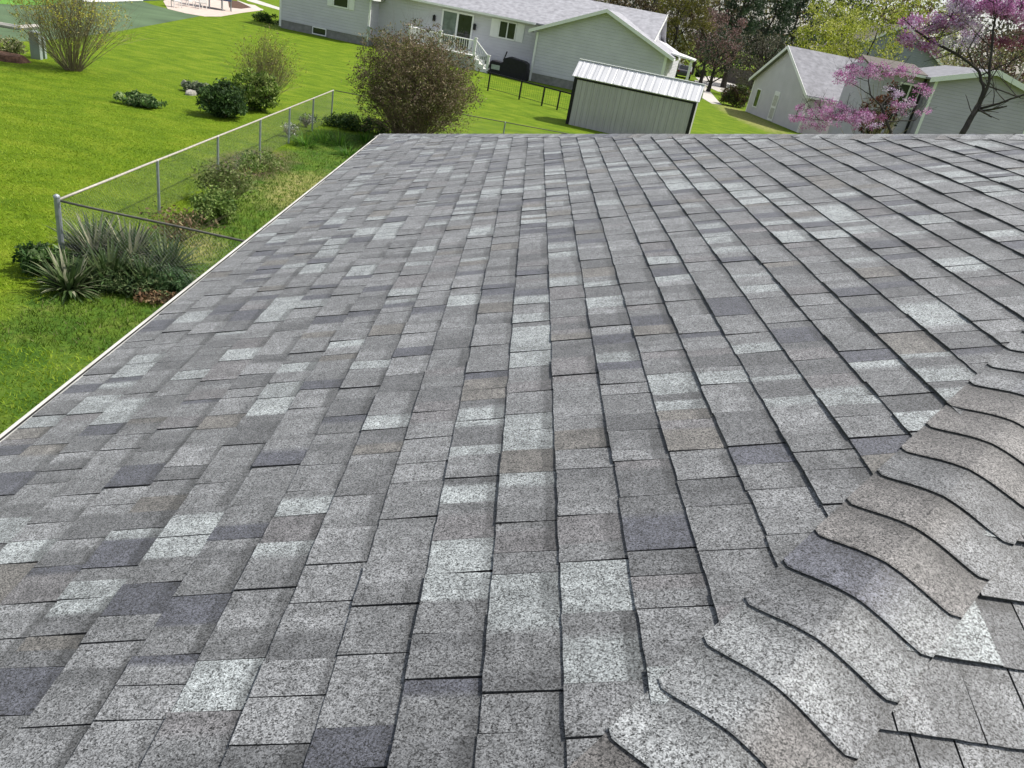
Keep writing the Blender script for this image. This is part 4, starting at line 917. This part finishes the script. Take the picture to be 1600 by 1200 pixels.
# ------------------------------------------------------------------ grey gabled house at the right edge and the taller one behind
def gable_house(name, label, x_l, x_pk, y_pk, dist, half, ang, zeave, length, wallm, roofm, leftwing=0, win=(), pitch=None, base=0):
    pk = atd(x_pk, y_pk, dist); d1 = Vector((math.cos(ang), math.sin(ang), 0)); d2 = Vector((-d1.y, d1.x, 0)); O = Vector((pk.x, pk.y, 0)); zp = pk.z
    f = lambda a, b, z=0: O + d1 * a + d2 * b + Vector((0, 0, z))
    h_ = empty(name, O, label, 'house')
    mb = MB(); mb.prism([f(-half, 0), f(half, 0), f(half, 0, zeave), f(0, 0, zp - .1), f(-half, 0, zeave)], d2 * length); mb.build('wall', wallm, h_)
    s_ = (zp - .1 - zeave) / half; o_ = 0.4
    for sg in (-1, 1):
        slab('roof', f(sg * (half + o_), -o_, zeave - o_ * s_), f(0, -o_, zp - .1), f(0, length + o_, zp - .1), f(sg * (half + o_), length + o_, zeave - o_ * s_), 0.1, roofm, h_)
        bd = MB(); bd.prism([f(sg * (half + o_), -o_ - 0.04, zeave - o_ * s_ - 0.14), f(sg * (half + o_), -o_ - 0.04, zeave - o_ * s_ + 0.12), f(0, -o_ - 0.04, zp + 0.03), f(0, -o_ - 0.04, zp - 0.24)], d2 * 0.035); bd.build('rake_board', M_WHITE, h_)
        tr = MB(); tr.box(f(sg * half - (0.13 if sg > 0 else 0.02), -0.03, 0), d1 * 0.15, d2 * 0.028, (0, 0, zeave - 0.05)); tr.build('corner_trim', M_WHITE, h_)
    if leftwing:
        mb = MB(); mb.prism([f(-half - leftwing, 1.2), f(-half - leftwing, 1.2, zeave), f(-half - leftwing, length / 2, zeave + 0.3), f(-half - leftwing, length, zeave), f(-half - leftwing, length)], d1 * (leftwing - 0.01)); mb.build('wall', wallm, h_)
        slab('roof', f(-half - leftwing - 0.4, 0.7, zeave - 0.05), f(-half - o_ + .1, 0.7, zeave - 0.05), f(-half - o_ + .1, length / 2, zeave + 0.42), f(-half - leftwing - 0.4, length / 2, zeave + 0.42), 0.1, M_ROOFB, h_)
        mb = MB(); mb.box(f(-half - leftwing - 0.4, 0.58, zeave - 0.12), d1 * (leftwing), d2 * 0.11, (0, 0, 0.13)); mb.build('gutter', M_WHITE, h_)
        mb = MB(); mb.box(f(-half - 0.30, 1.05, 0), d1 * 0.12, d2 * 0.1, (0, 0, zeave - 0.1)); mb.build('downspout', M_BLACK, h_)
        window(-half - leftwing * 0.45, 1.2, zeave - 1.7, 1.0, 1.1, parent=h_, P=f, E1=d1, E2=d2, panes=2)
    for (a_, z_, w_, hh_) in win: window(a_, 0, z_, w_, hh_, parent=h_, P=f, E1=d1, E2=d2, panes=1)
    return h_
gable_house('cottage', 'grey clapboard gable house at the right edge behind the blossom tree', 0, 1557, 110, 40, 2.7, -0.20, 4.95, 9, M_SID3, M_ROOFG, leftwing=3.0)
gable_house('gabled_house', 'tall blue grey gable house behind the garage and yellow green tree', 0, 1416, 38, 78, 5.2, -0.1, 6.4, 10, wave_mat('blue_grey_siding', (0.30, 0.31, 0.36), 0.2, depth=0.8, dist=0.03), M_ROOFB, win=[(-2.6, 4.3, 0.9, 1.2), (1.2, 4.3, 0.9, 1.2)])
gable_house('far_house', 'small dark roofed house far behind the ranch house end', 0, 1062, 42, 125, 4.5, 0.9, 2.8, 12, mat('far_wall', (0.45, 0.44, 0.42)), mat('far_dark_roof', (0.10, 0.10, 0.12), 0.9))

# brown board fence left of the garage
w0 = at(1128, 126); w1 = at(1175, 138); dw = (w1 - w0); LW = dw.length; dw /= LW
wf = empty('board_fence', w0, 'brown grey wooden board fence left of the garage', 'fence')
mb = MB(); nbd = int(LW / 0.16)
for i in range(nbd): mb.box(w0 + dw * (i * LW / nbd), dw * 0.145, Vector((-dw.y, dw.x, 0)) * 0.03, (0, 0, 1.95 + 0.04 * math.sin(i * 2.1)))
mb.build('boards', M_WOODF, wf)
for i in range(int(LW / 2.4) + 1): m2 = MB(); m2.cbox(w0 + dw * (i * 2.4) + Vector((-dw.y, dw.x, 0)) * 0.09, 0.1, 0.1, 2.0); m2.build('post', M_WOODF, wf)

# parked car seen end-on past the ranch house
def car(p, rz, label):
    p = Vector(p); root = empty('parked_car', p, label, 'car'); R = Matrix.Rotation(rz, 3, 'Z'); q = lambda x, y, z: p + R @ Vector((x, y, z))
    sec = [(-2.2, 0.30), (-2.25, 0.65), (-2.15, 0.92), (-1.6, 1.0), (-1.15, 1.42), (0.4, 1.46), (1.05, 1.02), (2.0, 0.88), (2.2, 0.62), (2.18, 0.3)]
    mb = MB(); mb.prism([q(-0.88, y, z) for y, z in sec], R @ Vector((1.76, 0, 0))); b = mb.build('body', M_CARP, root); bv = b.modifiers.new('bevel', 'BEVEL'); bv.width = 0.09; bv.segments = 3
    mb = MB(); mb.prism([q(-0.66, -1.58, 1.04), q(0.66, -1.58, 1.04), q(0.60, -1.22, 1.39), q(-0.60, -1.22, 1.39)], R @ Vector((0, -0.03, 0.02))); mb.build('rear_window', M_GLASS, root)
    for sx in (-1, 1):
        mb = MB(); mb.prism([q(sx * 0.885, y, z) for y, z in [(-1.3, 1.03), (-1.05, 1.36), (0.35, 1.39), (0.85, 1.03)]], R @ Vector((sx * 0.012, 0, 0))); mb.build('side_window', M_GLASS, root)
        mb = MB(); mb.box(q(sx * 0.72 - 0.13, -2.27, 0.68), R @ Vector((0.26, 0, 0)), R @ Vector((0, 0.04, 0)), (0, 0, 0.16)); mb.build('tail_light', M_RED, root)
        for sy in (-1.35, 1.35):
            mb = MB(); mb.tube([q(sx * 0.70, sy, 0.33), q(sx * 0.90, sy, 0.33)], 0.33, 16); w_ = mb.build('wheel', M_RUB, root); m2 = MB(); m2.tube([q(sx * 0.89, sy, 0.33), q(sx * 0.91, sy, 0.33)], 0.19, 12); m2.build('rim', M_GALV, w_)
cp = at(1066, 121); car(cp, -0.15, 'dark grey car parked end-on beyond the ranch house corner')

# round dark shrubs by the garage
bushy('shrub', 'round dark shrub between the driveway and the garage corner', at(1145, 166), 1.7, 1.5, 1.3, [(0.03, 0.045, 0.015), (0.07, 0.10, 0.02), (0.10, 0.07, 0.04)], 95, 80, 50, 0.09, 0.35)
bushy('shrub', 'small dark shrub beside the driveway far behind the shed', at(1093, 121), 1.0, 0.9, 0.9, [(0.015, 0.03, 0.012), (0.03, 0.05, 0.02)], 96, 30, 40, 0.09, 0.3)
bushy('shrub', 'low shrub left of the ranch house corner in its shade', at(418, 36), 0.7, 1.4, 0.6, [(0.03, 0.07, 0.012), (0.05, 0.10, 0.02)], 97, 40, 40, 0.07, 0.25)

# ------------------------------------------------------------------ redbuds
MG = [(0.50, 0.19, 0.42), (0.58, 0.28, 0.52), (0.38, 0.13, 0.31), (0.64, 0.44, 0.62)]
LIL = [(0.62, 0.50, 0.70), (0.45, 0.28, 0.45), (0.72, 0.62, 0.75)]
def redbud(label, D, limbs, clusters, seed, per=55, base_px=None):
    """limbs: lists of (px,py,dz,r); clusters: (px,py,radius_m,depth_offset,palette,count)"""
    b = atd(*base_px, D); b = Vector((b.x, b.y, 0)); root = empty('redbud', b, label, 'tree', 'redbud trees in bloom'); mb = MB(); rnd = random.Random(seed)
    tips = []
    for lb in limbs:
        pts = []; rr = []
        for (x, y, dd_, r) in lb:
            pts.append(b if (x is None) else atd(x, y, D + dd_)); rr.append(r)
        # subdivide with a little wander
        P_ = []; R_ = []
        for i in range(len(pts) - 1):
            for k in range(4):
                t = k / 4; p = pts[i].lerp(pts[i + 1], t); 
                if k: p = p + Vector((rnd.uniform(-1, 1), rnd.uniform(-1, 1), rnd.uniform(-1, 1))) * 0.02 * (pts[i + 1] - pts[i]).length
                P_.append(p); R_.append(rr[i] * (1 - t) + rr[i + 1] * t)
        P_.append(pts[-1]); R_.append(rr[-1]); mb.tube(P_, [q * 0.78 for q in R_], 7)
        for j in range(3, len(P_), 2):
            if rnd.random() < 0.6: branch(mb, P_[j], (rnd.uniform(-1, 1), rnd.uniform(-1, 1), rnd.uniform(-.2, 1)), rnd.uniform(0.5, 1.2), R_[j] * 0.4, 1, rnd, 4)
    allV = []; allF = []; allC = []; nb = 0
    for (x, y, R, dd_, pal, cnt) in clusters:
        c = atd(x, y, D + dd_); cen = blob_centers(c, R, R, R * 0.45, cnt, seed + int(x)); 
        for q in cen[::4]: branch(mb, q, (rnd.uniform(-1, 1), rnd.uniform(-1, 1), rnd.uniform(-.3, .6)), R * 0.9, 0.009, 1, rnd, 3)
        V, F, cc = leaves(cen, 0.15, per, 0.020, pal, seed + int(y) + int(x), aspect=0.8); allV.append(V); allF.append(F + nb); allC.append(cc); nb += len(V)
    mb.build('trunk', M_BARK, root)
    np_mesh('blossom', np.concatenate(allV), np.concatenate(allF), M_PETAL, root, np.concatenate(allC))
redbud('larger redbud with a dark forked trunk and magenta blossom at the right edge', 17,
       [[(None, 0, 0, 0.10), (1505, 206, 0, 0.085), (1523, 175, 0, 0.075), (1530, 165, 0, 0.07)],
        [(1528, 168, 0, 0.055), (1537, 140, 0, 0.045), (1530, 112, 0.1, 0.04), (1515, 98, 0.2, 0.036), (1490, 82, 0.3, 0.04), (1455, 65, 0.4, 0.034), (1425, 42, 0.5, 0.02), (1405, 22, 0.6, 0.008)],
        [(1530, 165, 0, 0.05), (1545, 130, -0.2, 0.04), (1549, 85, -0.3, 0.036), (1552, 45, -0.3, 0.03), (1560, 10, -0.3, 0.026), (1575, -40, -0.3, 0.015)],
        [(1528, 170, 0, 0.04), (1560, 162, -0.3, 0.03), (1600, 148, -0.6, 0.024), (1660, 120, -0.9, 0.012)],
        [(1528, 108, 0.1, 0.022), (1545, 92, 0.3, 0.018), (1540, 60, 0.5, 0.014), (1520, 30, 0.7, 0.008)],
        [(1520, 100, 0.1, 0.02), (1512, 80, 0, 0.016), (1525, 55, -0.1, 0.013), (1545, 30, -0.1, 0.008)],
        [(1490, 82, 0.3, 0.018), (1470, 90, 0.2, 0.013), (1445, 96, 0.1, 0.008)]],
       [(1570, 8, 0.55, -0.3, MG, 55), (1530, -5, 0.6, 0.1, MG, 40), (1600, 20, 0.5, -0.5, MG, 40), (1500, 12, 0.45, 0.3, LIL, 26), (1478, 32, 0.4, 0.3, LIL + MG, 26), (1515, 45, 0.4, 0.4, LIL, 18),
        (1440, 40, 0.4, 0.5, LIL + MG, 22), (1422, 62, 0.28, 0.5, MG, 16), (1455, 75, 0.3, 0.4, MG, 10), (1580, 62, 0.4, -0.2, [(0.25, 0.08, 0.12), (0.3, 0.1, 0.17)], 16), (1500, 70, 0.4, 0.3, LIL, 8), (1640, 60, 0.6, -0.5, MG, 20)], 7, base_px=(1500, 215), per=62)
redbud('smaller redbud with low spreading magenta sprays in front of the garage', 24,
       [[(None, 0, 0, 0.08), (1392, 205, 0, 0.06), (1376, 165, 0, 0.05)],
        [(1376, 165, 0, 0.035), (1360, 148, 0, 0.03), (1357, 120, 0, 0.02), (1352, 105, 0, 0.01)],
        [(1378, 168, 0, 0.03), (1340, 185, -0.2, 0.02), (1290, 188, -0.3, 0.014), (1240, 182, -0.4, 0.007)],
        [(1376, 165, 0, 0.025), (1400, 140, 0.2, 0.018), (1425, 118, 0.3, 0.009)],
        [(1360, 148, 0, 0.018), (1330, 130, 0.1, 0.012), (1305, 122, 0.2, 0.007)],
        [(1385, 190, 0, 0.03), (1430, 188, 0, 0.018), (1450, 160, 0.2, 0.008)]],
       [(1350, 108, 0.55, 0, MG, 26), (1318, 122, 0.45, 0.1, MG, 20), (1375, 112, 0.5, 0.1, MG, 18), (1415, 112, 0.45, 0.3, MG, 16), (1280, 182, 0.7, -0.3, MG, 26), (1245, 184, 0.35, -0.4, MG, 8), (1330, 178, 0.65, -0.1, MG, 30),
        (1365, 185, 0.5, 0, [(0.25, 0.08, 0.18), (0.35, 0.13, 0.25)], 20), (1420, 168, 0.6, 0.1, MG + LIL, 22), (1440, 140, 0.35, 0.2, MG, 10), (1395, 145, 0.4, 0.1, LIL, 8), (1300, 170, 0.6, -0.2, MG, 26), (1345, 190, 0.6, -0.2, MG + LIL, 24), (1270, 195, 0.4, -0.3, MG, 10)], 13, base_px=(1395, 215), per=50)
bushy('shrub', 'rust red and dark shrub growing behind the smaller redbud', (lambda p: Vector((p.x, p.y, 0)))(atd(1400, 130, 32)), 4.6, 0.9, 0.9, [(0.10, 0.03, 0.02), (0.02, 0.03, 0.02), (0.16, 0.07, 0.04)], 98, 60, 50, 0.07, 0.3)

# ------------------------------------------------------------------ background trees
OLV = [(0.13, 0.12, 0.025), (0.18, 0.17, 0.035), (0.09, 0.085, 0.03)]
BRN = [(0.13, 0.09, 0.05), (0.09, 0.065, 0.045), (0.17, 0.12, 0.07), (0.06, 0.05, 0.035)]
DKG = [(0.022, 0.045, 0.022), (0.035, 0.065, 0.03), (0.055, 0.09, 0.045), (0.10, 0.12, 0.08)]
YGN = [(0.28, 0.33, 0.03), (0.40, 0.44, 0.06), (0.11, 0.14, 0.02), (0.50, 0.50, 0.15)]
YEL = [(0.42, 0.43, 0.04), (0.30, 0.34, 0.03)]
MAU = [(0.22, 0.13, 0.13), (0.15, 0.09, 0.08), (0.26, 0.19, 0.17)]
GRB = [(0.12, 0.11, 0.08), (0.18, 0.17, 0.12), (0.07, 0.065, 0.05)]
def bt(label, x, D, h, rx, cols, seed, **k):
    r = ray(x, 600 - (FPX * 0 + 0)); p = None
    # foot: the point of the flat ground in the column of pixel x at distance D
    rr = ray(x, 100); q = EYE + rr * (D / FPX); tree(k.pop('name', 'tree'), label, (q.x, q.y, 0), h, rx, rx, cols, seed, group='trees behind the houses', **k)
bt('bare orange brown tree behind the ranch roof ridge', 935, 98, 12, 5, BRN + [(0.20, 0.12, 0.05)], 101, nclump=120, per=45, size=0.16)
bt('dark brown bare tree behind the right end of the ranch roof', 1000, 92, 12, 4, BRN, 102, nclump=100, per=40, size=0.15)
bt('olive yellow budding tree just right of the ranch roof', 1045, 80, 11, 3.2, OLV, 103, nclump=110, per=55, size=0.13, crown_lo=0.2)
bt('mauve brown budding tree right of the olive one', 1102, 84, 8.0, 3.0, MAU, 104, nclump=80, per=45, size=0.13, crown_lo=0.25)
bt('brown bare tree behind the mauve one at the top', 1085, 105, 14, 5, BRN + OLV, 105, nclump=120, per=45, size=0.17)
bt('dark pine with a straight black trunk above the driveway', 1140, 88, 15, 3.6, DKG, 106, nclump=130, per=60, size=0.14, crown_lo=0.35, cone=0.6, trunk_r=0.3, name='pine_tree')
bt('tall dark evergreen left of the garage roof peak', 1185, 92, 16, 4.0, DKG, 107, nclump=150, per=60, size=0.15, crown_lo=0.12, cone=0.7, name='pine_tree')
bt('tall dark evergreen above the garage roof peak', 1228, 98, 17, 4.2, DKG, 108, nclump=150, per=60, size=0.15, crown_lo=0.15, cone=0.65, name='pine_tree')
bt('grey brown leafless thicket tree below the evergreens', 1195, 76, 6.5, 3.2, GRB, 109, nclump=90, per=40, size=0.11, crown_lo=0.05)
bt('small dark tree beyond the driveway end', 1118, 76, 6.2, 2.2, DKG + MAU, 110, nclump=60, per=45, size=0.11, crown_lo=0.25)
bt('yellow green budding tree above the garage roof', 1282, 74, 11.5, 3.6, YGN, 111, nclump=120, per=50, size=0.12, crown_lo=0.2)
bt('bright yellow shrub like tree just over the garage ridge', 1300, 66, 7.4, 3.0, YEL, 112, nclump=80, per=60, size=0.10, crown_lo=0.05)
bt('pale yellow green leafy tree with thin dark trunk left of the tall gable', 1352, 60, 10.5, 3.6, YGN, 113, nclump=120, per=45, size=0.10, crown_lo=0.3, trunk_r=0.14)
bt('pale green tree rising behind the tall gable', 1432, 88, 14, 4.2, YGN, 114, nclump=110, per=50, size=0.14, crown_lo=0.2)
bt('thin pale tree behind the lilac blossoms', 1490, 84, 13, 3.4, [(0.45, 0.47, 0.40), (0.25, 0.27, 0.12), (0.6, 0.62, 0.58)], 115, nclump=70, per=40, size=0.12, crown_lo=0.2)
bt('yellowish tree between the two grey gables', 1505, 60, 7.5, 2.6, [(0.3, 0.29, 0.12), (0.22, 0.18, 0.09), (0.4, 0.38, 0.22)], 116, nclump=70, per=40, size=0.10, crown_lo=0.2)
bt('dark red brown tree at the right edge', 1585, 56, 10, 3.4, [(0.10, 0.05, 0.045), (0.06, 0.05, 0.03), (0.15, 0.08, 0.07)], 117, nclump=120, per=50, size=0.10, crown_lo=0.15)
bt('dark green tree in the top right corner', 1622, 70, 12, 4.5, DKG + BRN, 118, nclump=110, per=50, size=0.14, crown_lo=0.15)
bt('pale barked birch at the right edge', 1592, 50, 9, 1.6, [(0.12, 0.09, 0.05), (0.2, 0.2, 0.08)], 119, nclump=30, per=40, size=0.09, crown_lo=0.5, trunk_r=0.16, bark=M_BIRCH, name='birch_tree')
bt('brown tree behind the tall gable to the left', 1385, 96, 14, 4.5, BRN + YGN, 120, nclump=110, per=45, size=0.15, crown_lo=0.2)
bt('dark evergreen far behind the yellow green trees', 1300, 106, 17, 4.5, DKG + YGN[:1], 121, nclump=130, per=50, size=0.16, crown_lo=0.1, cone=0.6, name='pine_tree')
# far wood as one mass
V_ = []; cen = []
r9 = np.random.default_rng(5)
for i in range(900):
    ang = r9.uniform(-0.12, 1.0); D_ = r9.uniform(125, 165); cen.append((math.sin(ang) * D_, math.cos(ang) * D_, r9.uniform(0.5, 15) ** 1.0))
V, F, cc = leaves(np.array(cen), 3.4, 50, 0.36, BRN + OLV + DKG + GRB, 77)
V[:, 2] = np.maximum(V[:, 2], 0.05)
wd = np_mesh('woodland', V, F, M_LEAF, None, cc); tag(wd, 'distant mixed wood closing the view behind the houses', 'woodland', kind='stuff')

# ------------------------------------------------------------------ grass blades on the nearer lawn
NB = 230000
r8 = np.random.default_rng(3)
Yb = 3.0 + 27 * r8.uniform(0, 1, NB) ** 1.25; Xb = r8.uniform(-1, 0, NB) * (4 + Yb * 0.72) - 1.0
keep = (Xb < XE + 0.3) | (Yb > Y1 + 0.3); Xb = Xb[keep]; Yb = Yb[keep]; nb_ = len(Xb)
hB = r8.uniform(0.02, 0.05, nb_) * np.clip((31 - Yb) / 14, 0.15, 1); wB = r8.uniform(0.003, 0.007, nb_) * (1 + Yb * 0.03); aB = r8.uniform(0, 6.283, nb_); lean = r8.normal(0, 0.03, (nb_, 2))
patch = 0.5 + 0.5 * np.sin(Xb * 0.9 + 1.3 * np.sin(Yb * 0.7)) * np.sin(Yb * 0.8 + np.sin(Xb * 1.1)); inside = (Xb > -5.9) & (Yb > 8) & (Yb < 26)
hB = np.where(inside, hB * 1.7, hB)
V = np.zeros((nb_, 3, 3)); V[:, 0, 0] = Xb - np.cos(aB) * wB; V[:, 0, 1] = Yb - np.sin(aB) * wB; V[:, 1, 0] = Xb + np.cos(aB) * wB; V[:, 1, 1] = Yb + np.sin(aB) * wB
V[:, 2, 0] = Xb + lean[:, 0]; V[:, 2, 1] = Yb + lean[:, 1]; V[:, 2, 2] = hB
ca_, cb_, cc_ = np.array(LAWN_A), np.array(LAWN_B), np.array(LAWN_C)
mixk = np.clip(patch + r8.normal(0, 0.3, nb_), 0, 1)[:, None]; colb = np.where(mixk < 0.5, ca_ + (cb_ - ca_) * mixk * 2, cb_ + (cc_ - cb_) * (mixk - 0.5) * 2)
dryc = np.array([0.24, 0.23, 0.10]); wk = np.array([0.07, 0.13, 0.02]); rnd_ = r8.random(nb_)[:, None]
colb = colb * 1.45
colb = np.where(inside[:, None], np.where(rnd_ < 0.07, dryc, wk + (cb_ - wk) * rnd_ * 0.8), colb)
gb = np_mesh('grass', V.reshape(-1, 3), np.arange(nb_ * 3).reshape(-1, 3), M_LEAF, None, np.repeat(colb, 3, 0))
tag(gb, 'short bright green lawn grass left of the roof', 'grass', kind='stuff')
